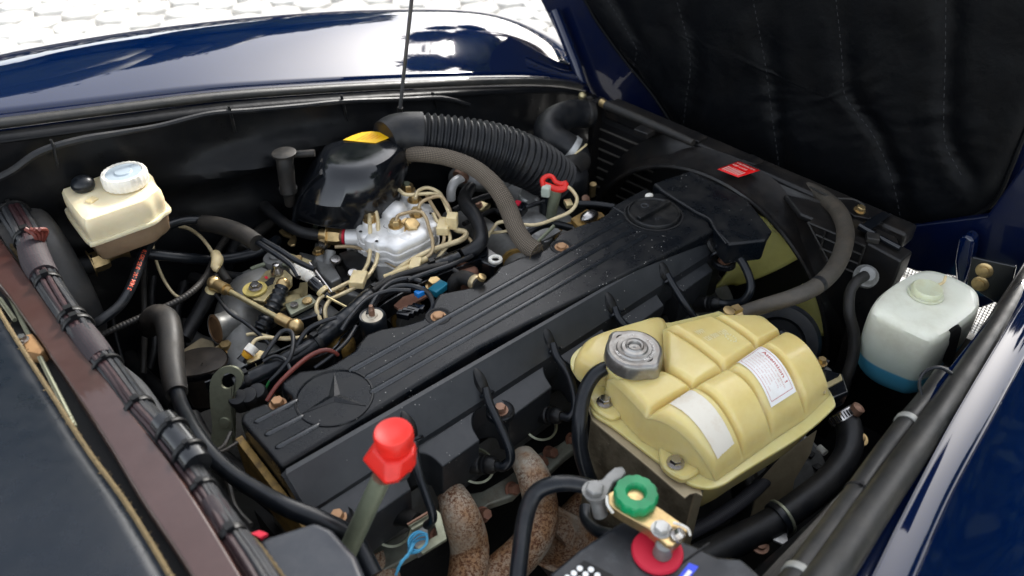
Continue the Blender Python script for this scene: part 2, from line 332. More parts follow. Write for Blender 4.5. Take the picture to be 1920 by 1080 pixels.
# ================================================================== ground
GZ = -80.
g = G().box((300, 200, GZ-3), (3400, 3400, 5)); pav = structure(obj('pavement', g, joint_m))
vis = []
for k in range(6):
    bm_g = G(); q = random.Random(k); n = 7
    bm_g.slab([V((math.cos(2*math.pi*i/n+.3*q.random())*q.uniform(10.3, 11.3), math.sin(2*math.pi*i/n)*q.uniform(9.3, 10.3), 2)) for i in range(n)], 4)
    vis.append(bm_g)
proto = []
cnt = 0
WL[pav.name] = V((300, 200, GZ-3))
for a in range(-6, 26):
    for b in range(-2, 34):
        x = 40+a*20.5+(10 if b % 2 else 0)+R.uniform(-2, 2); y = 40+b*18.2+R.uniform(-1.5, 1.5)
        p = V((x, y, GZ)); d = (p-V((0, 0, H)))
        dd = d.dot(FW)
        if dd < 50: continue
        px = 960+d.dot(RT)/dd*F; py = 540-d.dot(UP)/dd*F
        if not ((-20 < px < 1060 and -20 < py < 130-0.0*px) or (1600 < px < 1860 and 470 < py < 640)): continue
        k = R.randrange(6)
        if k >= len(proto):
            k = len(proto); o = obj('paving_stone', vis[k], stone_ms[k % 2], pav, bevel=.6); proto.append(o)
        else:
            o = proto[k].copy(); col.objects.link(o); o.parent = pav
        o.location = (p-WL[pav.name]+V((0, 0, R.uniform(-.2, .3))))*S; o.rotation_euler = (0, 0, R.uniform(-.3, .3)); cnt += 1
# trees across the road (seen mirrored in the paint)
def tree(x, y, h, r, label, vs=.15, n=22):
    t = thing('broadleaf_tree', label, 'tree', (x, y, GZ), 'trees across the road')
    g = G().tube(Path([(x, y, GZ, 30), (x+10, y, GZ+h*.3, 24), (x+5, y+8, GZ+h*.7, 12)], world=True, step=20), 10)
    for k in range(4):
        a = R.random()*6.3; g.tube(Path([(x+8, y, GZ+h*.35, 12), (x+r*.5*math.cos(a), y+r*.5*math.sin(a), GZ+h*.7, 5)], world=True, step=30), 7)
    obj('trunk', g, bark_m, t)
    q = random.Random(int(x)); v = []; f = []
    cl = [(V((x+q.gauss(0, r*.42), y+q.gauss(0, r*.42), GZ+h*.68+q.gauss(0, h*vs))), r*q.uniform(.2, .42)) for _ in range(n)]
    for c, cr in cl:
        for _ in range(300):
            d = V((q.gauss(0, 1), q.gauss(0, 1), q.gauss(0, 1))).normalized()*cr*q.uniform(.5, 1); p = c+d; s = q.uniform(5, 10)
            a = V((q.gauss(0, 1), q.gauss(0, 1), q.gauss(0, .6))).normalized(); b = a.cross(V((q.gauss(0, 1), q.gauss(0, 1), 1))).normalized()
            o = len(v); v += [p-a*s, p+b*s*.5, p+a*s, p-b*s*.5]; f.append((o, o+1, o+2, o+3))
    g = G(); g.add(v, f)
    if n > 20:
        for c, cr in cl: g.sphere(c, cr*.85, 10)
    o = obj('crown', g, leaf_m, t); o['kind'] = 'stuff'
TREES = [(-250, 1050, 760, 360, .15, 60), (180, 1150, 840, 380, .15, 64), (600, 1120, 760, 330, .15, 60), (1010, 560, 850, 130, .03, 24), (880, -20, 800, 90, .05, 12), (950, -520, 950, 260, .15, 40), (700, -760, 1000, 300, .15, 40)]  # last two are added out of view to darken the near fender
for i, q_ in enumerate(TREES):
    tree(*q_[:4], ['leafy tree across the road, leftmost', 'tallest leafy tree across the road', 'leafy tree across the road right of the tallest', 'small leafy tree down the road mirrored in the far fender', 'small leafy tree mirrored in the near fender', 'added leafy tree beyond the car nose, darkening the near fender', 'added leafy tree farthest right, darkening the near fender'][i], *q_[4:])
g = G(); q = random.Random(5); v = []; f = []
h2 = thing('hedge', 'added hedge right of the car nose, darkening the near fender', 'hedge', (1000, -450, GZ))  # out of view, added to block the sky mirrored in the near fender
for _ in range(9000):
    u_ = q.random(); p = V((1250-700*u_+q.gauss(0, 30), -110-800*u_+q.gauss(0, 30), GZ+q.uniform(0, 380))); s = q.uniform(10, 20); a = V((q.gauss(0, 1), q.gauss(0, 1), q.gauss(0, 1))).normalized(); b = a.cross(V((q.gauss(0, 1), q.gauss(0, 1), 1))).normalized(); o_ = len(v); v += [p-a*s, p+b*s*.5, p+a*s, p-b*s*.5]; f.append((o_, o_+1, o_+2, o_+3))
g.add(v, f); g.slab([V((1240, -120, GZ+350)), V((540, -920, GZ+350)), V((560, -940, GZ+350)), V((1260, -140, GZ+350))], 350); obj('foliage', g, leaf_m, h2)['kind'] = 'stuff'
road = structure(obj('road', G().box((1000, 1700, GZ+.2), (9000, 2000, .4)), M('asphalt', (.05, .05, .05), .9, dirt=((.08, .08, .075), .5, 3), bump=(300, .5, .002))))  # unseen asphalt, added to darken what the far fender edge mirrors
hg = thing('hedge', 'low hedge added beyond the road to darken the far fender edge', 'hedge', (1000, 1600, GZ))  # unseen hedge, added to darken the mirrored horizon
g = G(); q = random.Random(3); v = []; f = []
for _ in range(16000):
    p = V((q.uniform(-1500, 4500), 1600+q.gauss(0, 40), GZ+q.uniform(0, 230))); s = q.uniform(12, 24); a = V((q.gauss(0, 1), q.gauss(0, 1), q.gauss(0, 1))).normalized(); b = a.cross(V((q.gauss(0, 1), q.gauss(0, 1), 1))).normalized(); o_ = len(v); v += [p-a*s, p+b*s*.5, p+a*s, p-b*s*.5]; f.append((o_, o_+1, o_+2, o_+3))
g.add(v, f); obj('foliage', g, leaf_m, hg)['kind'] = 'stuff'
# ================================================================== car body
body = thing('car_body', 'dark blue glossy far fender with black rubber rail and inner wing of the car', 'car fender', (70, 125, 0))
inner = [(-160, 232), (0, 214), (200, 190), (400, 167), (600, 154), (760, 147), (900, 143), (1000, 143), (1060, 149), (1100, 160)]
outer = [(-160, 140), (0, 100), (200, 64), (400, 38), (600, 21), (760, 16), (880, 19), (960, 34), (1040, 68), (1110, 110)]
def lerpx(tab, x):
    for (a, b), (c, d) in zip(tab, tab[1:]):
        if x <= c: u = (x-a)/(c-a); return b+(d-b)*u
    return tab[-1][1]
NI = 30
A = []; B = []
for i in range(NI+1):
    px = -160+1260*i/NI
    # smooth sampling
    ti = [V((a, b, 0)) for a, b in inner]; to = [V((a, b, 0)) for a, b in outer]
    u = i/NI*(len(inner)-1); pi = cat(ti, u); po = cat(to, u)
    yy = 124-10*i/NI
    A.append(PY(pi.x, pi.y, yy)); B.append(PY(po.x, po.y, yy+30-6*(i/NI)**2))
def fsec(i, s):
    a, b = A[i], B[i]; vr = (b-V((0, 0, H))).normalized()
    h = (b-a).length
    if s <= 1:
        p0 = a; p1 = a+V((0, .34*h, .10*h)); p2 = b-vr*(.40*h); p3 = b
        # rolled lip
        return p0*(1-s)**3+p1*3*s*(1-s)**2+p2*3*s*s*(1-s)+p3*s**3
    t = s-1; return b+V((0, 1, 0))*(9*math.sin(t*1.5))+V((0, 0, -1))*(4*t+26*t*t)
g = G(); NS = 26
def fs(u, v):
    i = u*NI; k = min(int(i), NI-1); w_ = i-k; return fsec(k, v*2).lerp(fsec(k+1, v*2), w_)
g.grid(fs, 60, 40)
obj('fender_panel', g, blue, body, solid=.15)
# lip that folds down under the rubber
g = G(); g.grid(lambda u, v: (A[min(int(u*NI), NI)]+V((0, -.9*min(1, v*2), -.35*v*2 if v < .5 else -.35-1.2*(v-.5)*2))), NI, 4); obj('fender_lip', g, blue_in, body, solid=.1)
off = V((0, -1.5, -.8)); g = G(); pth = Path([(*(a+off), 1.9) for a in A[:-2]], world=True); g.tube(pth, 14, flat=.8); obj('rubber_rail', g, rub_seal, body)
off = V((0, -3.2, -1.4)); g = G(); g.grid(lambda u, v: A[min(int(u*NI), NI)]+off+V((0, -1.9*v+.5, -.9*v)), NI, 2); obj('inner_lip', g, bay_m, body, solid=.25)
# inner wing wall with folds
def wing(u, v):
    a = A[min(int(round(u*90))*NI//90, NI)] if False else None
    i = u*NI; k = min(int(i), NI-1); a = A[k].lerp(A[k+1], i-k)+V((0, -4.2+1.6*0, -2.1))
    d = v*62; y = 0
    y -= 2.8*math.exp(-((d-9.5-3*math.sin(u*9))/2.6)**2)*(1+.3*math.sin(u*23))*min(1, max(0, (u-.22)*9))
    y -= 1*min(1, max(0, (d-13)/25)); y += 1.2*math.exp(-((d-15)/3)**2)
    y += .5*noise.noise(V((u*14, d*.12, 3)))+.25*noise.noise(V((u*40, d*.3, 9)))
    return a+V((0, y, -d*.97))
g = G().grid(wing, 110, 50); obj('inner_wing', g, bay_m, body)
# wiring run on the wing
cl = thing('wing_cable', 'thin black cable clipped along the far inner wing', 'cable', (70, 118, 6))
pts = [(-40, 350), (20, 322), (75, 285), (150, 262), (230, 248), (300, 236), (390, 214), (470, 207), (560, 199), (650, 190), (760, 186), (830, 184), (880, 197)]
PP = []
for i, (a, b) in enumerate(pts): q = PY(a, b, 117.5-5*i/12); PP.append((*q, .9 if i > 3 else 1.1))
obj('cable', G().tube(Path(PP, world=True), 8), rubber, cl)
for a, b in ((100, 278), (432, 214), (642, 192), (812, 186)):
    y = 116.3-3*(a/900); q = PY(a, b-4, y); q2 = PY(a+8, b+30, y+.6)
    g = G().tube(Path([(*(q+V((0, 0, 1))), .9), (*q, 1.0), (*q2, .9), (*(q2-V((0, 0, .5))), .5)], world=True), 6, flat=.4); obj('clip', g, plast, cl)
# suspension tower
c = P(446, 372, -3)+V((0, 4, 0)); tw = tag(obj('suspension_tower', G().lathe(c-V((0, 0, 26)), (0, .12, 1), [(0, 15), (12, 13.5), (22, 10.5), (26, 8.5), (28, 7.4), (28.6, 5)], 40), tower_m), 'black domed suspension tower against the far inner wing', 'suspension tower')
# stay rod
a, b = PY(748, 224, 113), PY(776, -40, 104)
t = thing('stay_rod', 'thin grey metal stay rod standing in front of the far fender', 'stay rod', a)
obj('rod', G().cyl(a, b, .34, 10), M('dull_steel', (.30, .30, .30), .35, .8, dirt=((.15, .14, .13), .5, 60)), t); obj('sleeve', G().cyl(a-V((0, 0, .2)), a.lerp(b, .10), .5, 12), rub_gray, t)
# ------------------------------------------------------------------ bay floor and bulkheads
g = G().grid(lambda u, v: V((-20+150*u, 5+130*v, -48+2*noise.noise(V((u*9, v*9, 0))))), 40, 40); structure(obj('bay_floor', g, dark))
structure(obj('front_bulkhead', G().box((127, 60, -39), (2, 100, 44)), dark))
g = G().box((5, 80, -20), (3, 120, 60)); structure(obj('firewall', g, dark))
# near inner wing
def nwing(u, v):
    x = 20+105*u; y = 16.0-1.5*u; d = v*50
    return V((x, y+min(4, d*.25)+1.2*math.sin(u*7)*min(1, d/8), -1-6*(1-u)*0-d))
nb = thing('near_fender', 'dark blue near fender with bright sky reflection along its crown', 'car fender', (85, 6, 0))
obj('inner_wing', G().grid(nwing, 50, 30), bay_m, nb)
# near fender: gutter, steep flank, crown
def nf(px, py, z): return P(px, py, z)
def LZ_(q, z): return [P(a, b, z) for a, b in q]
L0 = LZ_([(1300, 1330), (1460, 1110), (1560, 975), (1680, 820), (1800, 665), (1905, 540), (1990, 440)], 2.2)       # rail side edge
L1 = LZ_([(1500, 1330), (1610, 1110), (1676, 975), (1756, 820), (1850, 665), (1920, 560), (2005, 450)], 2.5)      # gutter bottom
L2 = LZ_([(1518, 1330), (1628, 1110), (1716, 930), (1796, 780), (1878, 640), (1940, 540), (2020, 440)], 3.5)
L3 = LZ_([(1592, 1330), (1696, 1110), (1776, 930), (1856, 780), (1932, 640), (1988, 540), (2064, 440)], 3.25)
def nfs(u, v):
    i = u*6; a = cat(L0, i); b = cat(L1, i); c = cat(L2, i); d = cat(L3, i)
    e = d+V((0, -1.8, -1.5)); f_ = e+V((0, -13, -12.5))
    pts = [a, b, b.lerp(c, .6)+V((0, 0, .3)), c, d, e, f_, f_+V((0, -6, -14))]
    return cat(pts, v*7)
obj('fender_panel', G().grid(nfs, 48, 70), blue, nb, solid=.15)
# ------------------------------------------------------------------ hood with quilted pad
KX = .10
def PLN(px, py, x0, k=KX):
    r = ray(px, py); t = (x0+k*H)/(r.x-k*r.z); return V((0, 0, H))+r*t
hood = thing('hood', 'raised dark blue hood with black quilted insulation pad inside', 'car hood', (130, 70, -4))
HX = 133
outl = [(1002, -20), (1032, 40), (1060, 100), (1078, 150), (1100, 192), (1160, 225), (1260, 262), (1400, 330), (1520, 395), (1640, 452), (1700, 470), (1800, 470), (1850, 462), (1905, 400), (1990, 300), (2150, 40)]
g = G().slab([PLN(a, b, HX+1.6) for a, b in outl]+[V((HX+11, 12, 95)), V((HX+11, 128, 95)), V((HX+5, 133, 40))], 2.2, (1, 0, 0)); obj('hood_shell', g, blue_in, hood, bevel=.5)
# inner rim of the shell
rim = [ (1040, 20), (1075, 110), (1105, 185), (1180, 250)]
obj('hood_rim', G().tube(Path([(*PLN(a, b, HX-.6), 2.6) for a, b in rim], world=True), 12), blue, hood)
padl = [(1085, -90), (1100, 0), (1165, 100), (1225, 175), (1275, 248), (1320, 300), (1380, 370), (1430, 410), (1560, 418), (1700, 420), (1790, 412), (1835, 400), (1870, 372), (1895, 320), (1915, 270), (1945, 200), (2010, 60), (2110, -200), (2150, -440), (1500, -440)]
seams = [[(1135, -20), (1190, 70), (1200, 100), (1185, 140)], [(1270, -20), (1300, 100), (1292, 190), (1285, 250)], [(1415, -20), (1440, 110), (1452, 200), (1468, 320), (1475, 390)], [(1572, -20), (1585, 100), (1592, 180), (1635, 235), (1675, 320), (1694, 405)], [(1780, -20), (1778, 120), (1776, 250), (1795, 300), (1815, 335)]]
sw = [[PLN(a, b, HX-1.5) for a, b in s_] for s_ in seams]
sw = [[cat(s_, i/8*(len(s_)-1)) for i in range(9)] for s_ in sw]
def dseg(p, s_):
    best = 1e9
    for a, b in zip(s_, s_[1:]):
        ab = V((0, b.y-a.y, b.z-a.z)); ap = V((0, p.y-a.y, p.z-a.z)); t = max(0, min(1, ap.dot(ab)/max(1e-6, ab.length_squared))); best = min(best, (ap-ab*t).length)
    return best
bd = closed([PLN(a, b, HX) for a, b in padl], 120)
cen = sum(bd, V())/len(bd)
rs = []
for k in range(34):
    t = 1-k/33; ring = []
    for p in bd:
        q = cen.lerp(p, t); ed = (p-q).length
        dd = min(dseg(q, s_) for s_ in sw); puff = 1.0*min(1, ed/2.5)**.5*(1-math.exp(-(dd/1.6)**2)*.8)
        nn = noise.noise(V((q.y*.09, q.z*.16, 0)))*.25+abs(noise.noise(V((q.y*.3+q.z*.5, q.z*.10-q.y*.12, 5))))*.6*math.exp(-dd/6)
        ring.append(V((q.x-.2-puff-nn, q.y, q.z)))
    rs.append(ring)
obj('insulation_pad', G().rings(rs, cap0=False, cap1=True), pad_m, hood)
obj('pad_piping', G().tube(Path([(*(p+V((-.5, 0, 0))), .75) for p in bd[::2]]+[(*(bd[0]+V((-.5, 0, 0))), .75)], world=True), 8, rib=(.6, .08)), pad_m, hood)
for s_ in sw:
    g = G(); pp = Path([(*(p+V((-1.15, 0, 0))), .12) for p in s_], world=True, step=.3)
    k = 0
    while k+3 < len(pp.pos): g.cyl(pp.pos[k], pp.pos[k+2], .05, 5); k += 4
    obj('seam', g, seam_m, hood)
# ------------------------------------------------------------------ nose panel / hinge mounts on the right
nose = thing('nose_panel', 'dark blue front panel corner behind the white washer tank', 'body panel', (132, 22, -5))
g = G().slab([PX(a, b, 131) for a, b in ((1425, 408), (1700, 425), (1850, 405), (1925, 300), (1925, 545), (1835, 580), (1800, 520), (1720, 510), (1690, 500), (1600, 480))], 2, (1, 0, 0)); obj('panel', g, blue_in, nose, bevel=.4)
g = G(); g.slab([PX(a, b, 127) for a, b in ((1795, 447), (1812, 440), (1826, 452), (1818, 500), (1806, 540), (1792, 530), (1788, 490))], 3, (1, 0, 0)); obj('flange', g, blue, nose, bevel=.7, seg=3)
g = G(); g.slab([PX(a, b, 124) for a, b in ((1822, 482), (1905, 500), (1890, 560), (1878, 575), (1812, 535))], .6, (1, 0, 0)); hp = obj('hinge_plate', g, gloss, nose, bevel=.2)
for a, b in ((1846, 507), (1838, 532)):
    c = PX(a, b, 123.9); g = G().lathe(c, (-1, -.1, .1), [(0, 1.3), (.15, 1.3), (.25, 1.1), (.28, .75), (.5, .7), (.55, .4)], 20); obj('bolt', g, brass, nose)
# mesh grille below, seen through the gaps
gr = thing('grille_mesh', 'fine dark mesh grille seen through the gap beside the washer tank', 'grille', (150, 24, -30))
c0 = PX(1840, 590, 150); c1 = PX(1700, 520, 150)
g = G()
for (cx, cy, ny, nz_) in ((1845, 600, 26, 34), (1745, 505, 18, 14)):
    c = PX(cx, cy, 150)
    for i in range(ny): g.box(c+V((0, (i-ny/2)*.62, 0)), (.16, .16, nz_*.62))
    for i in range(nz_): g.box(c+V((.1, 0, (i-nz_/2)*.62)), (.16, ny*.62, .16))
o = obj('mesh', g, mesh_m, gr); o['kind'] = 'stuff'
# ================================================================== cowl side (left)
c = P(-60, 800, 2)
edge = [(-40, 520), (0, 592), (55, 680), (100, 750), (160, 843), (230, 940), (315, 1080), (420, 1260)]
t = thing('cowl_cover', 'black cowl panel edged with tan fibre at lower left', 'cowl panel', c)
ep = [P(a, b, 13) for a, b in edge]
g = G().grid(lambda u, v: cat(ep, u*7)+V((-34*v, -4*v, 1.5*math.sin(v*2.6)-.5*math.exp(-v*14))), 30, 24); obj('panel', g, cowl_m, t, solid=.8)
pf = Path([(*(p+V((.15, 0, -.6))), .55) for p in ep], world=True, step=.25)
g = G().tube(pf, 8)
for i in range(0, len(pf.pos)*3):
    q = pf.pos[R.randrange(len(pf.pos))]; d = V((R.gauss(0, 1), R.gauss(0, 1), R.gauss(0, .6))).normalized(); g.cyl(q, q+d*R.uniform(.25, .6), .04, 3)
obj('fibre_edge', g, fibre, t)
# slot interior between panel and flange
t = thing('cowl_gutter', 'dark gutter with rusty bracket between cowl panel and maroon flange', 'gutter', P(60, 640, -6))
e2 = [P(a, b, 2) for a, b in edge]
obj('trough', G().grid(lambda u, v: cat(e2, u*7)+V((-3+12*v, 0, -3*math.sin(v*3.1))), 20, 8), dark, t)
b1 = G().slab([P(a, b, 11.6) for a, b in ((38, 630), (60, 624), (84, 655), (72, 664), (48, 660))], 2.6); obj('bracket', b1, M('rusty_tan_bracket', (.30, .17, .07), .7, .2, dirt=((.14, .06, .02), .6, 60)), t, bevel=.2)
obj('bolt', G().hexa(P(42, 637, 11.8), (0, 0, 1), .55, .6), steel, t)
for i, (a, b) in enumerate((((0, 560), (28, 600)), ((4, 528), (60, 640)), ((70, 660), (140, 800)))):
    obj('rod', G().cyl(P(*a[:2], 11), P(*b[:2], 11), .28, 8), zinc_g, t)
# maroon flange
fl_r = [(-40, 392), (0, 444), (60, 528), (140, 640), (206, 716), (250, 775), (333, 884), (448, 1069), (540, 1230)]
fl_l = [(-70, 470), (-10, 525), (40, 590), (107, 687), (150, 753), (200, 830), (260, 930), (352, 1069), (440, 1230)]
pr = [P(a, b, 12) for a, b in fl_r]; pl = [P(a, b, 12) for a, b in fl_l]
def prof(u):
    a = cat(pr, u*8); b = cat(pl, u*8); dz = V((0, 0, 1))
    return [b-dz*7, b-dz*.5, b+(a-b)*.05, a-(a-b)*.05, a-dz*.5+V((.05, 0, 0)), a-dz*2.2, a-dz*2.4+(a-b).normalized()*.6, a-dz*7]
g = G().rings([prof(i/60) for i in range(61)], cap0=False, cap1=False, close=False)
tag(obj('bulkhead_flange', g, maroon, bevel=.18), 'long maroon painted bulkhead flange running down the left side', 'body flange')
sl = Path([(*(cat(pr, i/30*8)+V((.75, 0, -1.6))), .7) for i in range(31)], world=True, step=.25)
g = G().tube(sl, 7)
for i in range(len(sl.pos)*2):
    q = sl.pos[R.randrange(len(sl.pos))]; d = V((R.gauss(0, 1), R.gauss(0, 1), R.gauss(0, .6))).normalized(); g.cyl(q, q+d*R.uniform(.35, .6), .04, 3)
tag(obj('felt_strip', g, fibre), 'frayed tan felt strip beside the maroon flange', 'felt strip')
# wiring harness: a bundle of leads with ties
hp_ = [(-30, 330, 1.5, 60), (14, 400, 1.5, 62), (45, 450, 1.5, 60), (62, 500, 1.5, 52), (95, 555, 1.5, 52), (140, 620, 1.5, 56), (180, 675, 1.5, 56), (215, 720, 1.5, 56), (255, 775, 1.5, 62), (300, 825, 2, 66), (345, 885, 2, 60), (385, 945, 2, 54), (420, 1000, 2, 62), (470, 1070, 2, 66), (540, 1180, 2, 70)]
hp_ = [(a+8, b-5, 12.2-.15*i, d*.84) for i, (a, b, z, d) in enumerate(hp_)]
hz = thing('wiring_harness', 'thick taped bundle of grey and maroon leads beside the maroon flange', 'wiring harness', P(180, 675, 11))
hpth = Path(hp_, step=.5)
n = len(hpth.pos)
core = G().tube(Path([(*p, r*1.25) for p, r in zip(hpth.pos[::3], hpth.rad[::3])], world=True, step=.8), 12); obj('loom_core', core, wire_g, hz)
for k in range(13):
    pts = []
    for i in range(0, n, 2):
        T = (hpth.pos[min(i+1, n-1)]-hpth.pos[max(0, i-1)]).normalized(); x, y, _ = frame(T); r = hpth.rad[i]*(.78+.05*math.sin(i*.13+k*2.2))
        a = 2*math.pi*k/13+.12*math.sin(i*.06+k)+i*.006; pts.append((*(hpth.pos[i]+x*(r*math.cos(a))+y*(r*math.sin(a))), hpth.rad[i]*(.46+.05*math.sin(k*5+i*.02))))
    obj('lead', G().tube(Path(pts, world=True, step=.5), 7, rib=(.22, .035)), wire_m if k in (2, 3, 8) else (wire_g if k % 3 else wire_b), hz)
def band(path, t_, wid, ext, mat, parent, name='cable_tie', screw=True, seg=20):
    p, d, r = path.at(t_); g = G().lathe(p-d*wid/2, d, [(0, r*.9), (0, r+ext), (wid*.15, r+ext*1.25), (wid*.85, r+ext*1.25), (wid, r+ext), (wid, r*.9)], seg)
    if screw:
        x, y, _ = frame(d); up = x if x.z > 0 else -x; q = p+(V((0, 0, 1))-d*d.z).normalized()*(r+ext+.1); g.box(q, (wid*1.1, wid*1.1, wid*.8), math.degrees(math.atan2(d.y, d.x)))
    return obj(name, g, mat, parent)
for t_ in (.05, .155, .24, .36, .455, .475, .57, .66, .81, .88):
    band(hpth, t_, R.uniform(.45, .9), R.uniform(.12, .32), plast, hz)
for t0_, t1_ in ((.255, .34), (.49, .555), (.83, .87)):
    obj('tape_wrap', G().tube(Path([(*hpth.at(t0_+(t1_-t0_)*k_/3)[0], hpth.at(t0_)[2]*(2.12 if 0 < k_ < 3 else 2.0)) for k_ in range(4)], world=True, step=.4), 20), M('maroon_fleck_braid', (.016, .014, .017), .7, extra=lambda e: braid(dict(e, alt=(.035, .014, .018))), bump=(100, 1., .001)) if 'maroon_fleck_braid' not in bpy.data.materials else bpy.data.materials['maroon_fleck_braid'], hz)
cs = Path([(*(hpth.at(u)[0]+V((.8, -.6, .9))), 3.0) for u in (.70, .74, .78)], world=True); g = G().tube(cs, 18); obj('connector_sleeve', g, gloss, hz)
band(cs, .25, .5, .25, plast, hz, 'sleeve_ring'); band(cs, .75, .5, .25, plast, hz, 'sleeve_ring')
for k in range(4):
    b0 = P(52, 440, 14); q = [(*(b0+V((k*.45, -.5*k, 1))), .55), (*(P(70, 452, 13)+V((.5*k, 0, .8))), .55), (*(P(74-k*2, 476, 11)), .55), (*(P(62, 470, 11)+V((0, -.3*k, 0))), .5)]
    obj('lead', G().tube(Path(q, world=True), 7), wire_r, hz)
tl = Path([(222, 700, 7, 34), (250, 735, 8, 50), (278, 780, 8, 56), (305, 830, 8, 52), (322, 868, 8, 40)], step=.4)
tag(obj('braided_loom', G().tube(tl, 20), M('grey_textile_braid', (.018, .020, .022), .7, extra=lambda e: braid(dict(e, alt=(.07, .072, .075))), bump=(100, 1., .001))), 'short fat grey braided loom on the engine side of the wiring harness', 'wire sleeve')
tl = Path([(352, 880, 6, 30), (378, 925, 6, 46), (405, 975, 6, 50), (440, 1030, 6, 46)], step=.4)
tag(obj('braided_loom', G().tube(tl, 20), bpy.data.materials['grey_textile_braid']), 'lower grey braided loom beside the harness near the relay box', 'wire sleeve')
for i_, (pts_, d_, mt_) in enumerate((([(345, 845, 2), (362, 858, 3), (380, 872, 2), (372, 890, 1), (352, 882, 1)], 8, 0), ([(360, 830, 0), (395, 850, 1), (420, 845, 0), (445, 830, -1)], 7, 1), ([(372, 905, 2), (400, 935, 2), (420, 975, 1), (455, 1000, 0)], 9, 0), ([(400, 870, -2), (425, 900, -2), (440, 950, -3), (470, 985, -3)], 12, 1), ([(432, 812, -2), (418, 838, -1), (398, 848, 0)], 9, 1))):
    tag(obj('thin_lead', G().tube(Path([(*q_, d_) for q_ in pts_]), 8), wire_b if mt_ == 0 else rub_gray), ['curled black lead beside the short fat grey braided loom', 'thin grey lead reaching the lifting eye foot', 'black lead running down beside the lower braided loom', 'grey tube beside the gold gasket plate', 'short grey stub below the lifting eye'][i_], 'wire')
# brake booster
c = V((10.5, 118, 0)); b = thing('brake_booster', 'big round black brake booster drum behind the harness', 'brake booster', c)
obj('drum', G().lathe(c+V((-1, 0, 0)), (1, 0, 0), [(0, 11.6), (4.5, 11.9), (5.6, 11.8), (6.6, 11.2), (7.2, 10.2), (7.5, 7), (8, 3)], 56), drum_m, b)
obj('drum_flange', G().lathe(c+V((2.6, 0, 0)), (1, 0, 0), [(0, 12.2), (.5, 12.2)], 56), drum_m, b)
c2 = c+V((6.8, 3, -9)); obj('master_cylinder', G().cyl(c2, c2+V((17, 0, -1)), 2.0, 20), dark, b)
# hydraulic fittings next to booster
h2 = thing('brake_vacuum_line', 'black line with gold hex nut and gold elbow leaving the brake booster', 'hydraulic line', P(190, 488, -2))
obj('gold_nut', G().hexa(P(172, 494, 2), P(200, 484, 2)-P(172, 494, 2), 1.6, 2.4), brass, h2)
pe = Path([(192, 488, 2, 21), (208, 477, 2, 22), (228, 471, 2, 22), (252, 472, 2, 22)]); obj('gold_elbow', G().tube(pe, 16), brass, h2)
ph = Path([(250, 471, 2, 24), (262, 473, 2, 24), (275, 475, 1.8, 21), (330, 482, 0, 20), (400, 487, -3, 20), (450, 481, -4, 20), (490, 470, -4, 20), (520, 450, -5, 20)]); obj('hose', G().tube(ph, 16), rub_smooth, h2)
obj('booster_stub', G().cyl(P(150, 500, 2), P(178, 494, 2), 1.5, 14), rubber, h2)
# brake fluid reservoir
res = thing('brake_fluid_reservoir', 'cream plastic brake fluid reservoir with white ribbed cap', 'fluid reservoir', P(215, 400, 3))
top = [(117, 366), (128, 356), (190, 334), (210, 322), (250, 318), (282, 327), (292, 345), (303, 360), (288, 372), (272, 384), (232, 398), (168, 420), (158, 419), (146, 408)]
def ringpx(pts, z, n=56, s=1., dz=0):
    p = [P(a, b, z) for a, b in pts]; c = sum(p, V())/len(p); return [c+(q-c)*s+V((0, 0, dz)) for q in closed(p, n)]
def tofs(dx, dy): return [(a+dx, b+dy) for a, b in top]
rs = [ringpx(top, 13, s=1., dz=-2.9), ringpx(top, 13, s=1.015, dz=-1.2), ringpx(top, 13, s=1.), ringpx(top, 13, s=.95, dz=.55), ringpx(top, 13, s=.85, dz=.75)]
obj('upper_shell', G().rings(rs), cream_m, res)
obj('seam_flange', G().rings([ringpx(top, 13, s=1.08, dz=-3.4), ringpx(top, 13, s=1.09, dz=-3.1), ringpx(top, 13, s=1.07, dz=-2.85)]), cream_m, res)
obj('lower_shell', G().rings([ringpx(top, 13, s=.84, dz=-6.9), ringpx(top, 13, s=.93, dz=-6.3), ringpx(top, 13, s=1.0, dz=-3.4)]), cream_d, res)
cc = P(240, 348, 13.5)
obj('neck', G().cyl(cc-V((0, 0, .8)), cc+V((0, 0, .8)), 2.7, 28), cream_m, res)
cp = obj('ribbed_cap', G().lathe(cc+V((0, 0, .5)), (0, .0, 1), [(0, 3.1), (.2, 3.2), (1.5, 3.2), (1.9, 3.0), (1.95, 2.7), (1.75, 2.6)], 72, wob=lambda j: 1.02 if j % 3 else .985), white_m, res)
obj('cap_disc', G().lathe(cc+V((0, 0, 2.2)), (0, 0, 1), [(0, 2.6), (.1, 2.5), (.12, 1.3), (.3, 1.15), (.32, .2)], 30), M('grey_print', (.36, .42, .46), .35), cp)
q = P(158, 352, 14); obj('black_ball_cap', G().sphere(q+V((0, 0, .6)), 1.65, 20, (1, 1, .8)), rub_smooth, res)
q = P(173, 378, 13.6); obj('filler_tab', G().box(q, (1.5, 1.3, .9), 25), clip_m, res, bevel=.2)
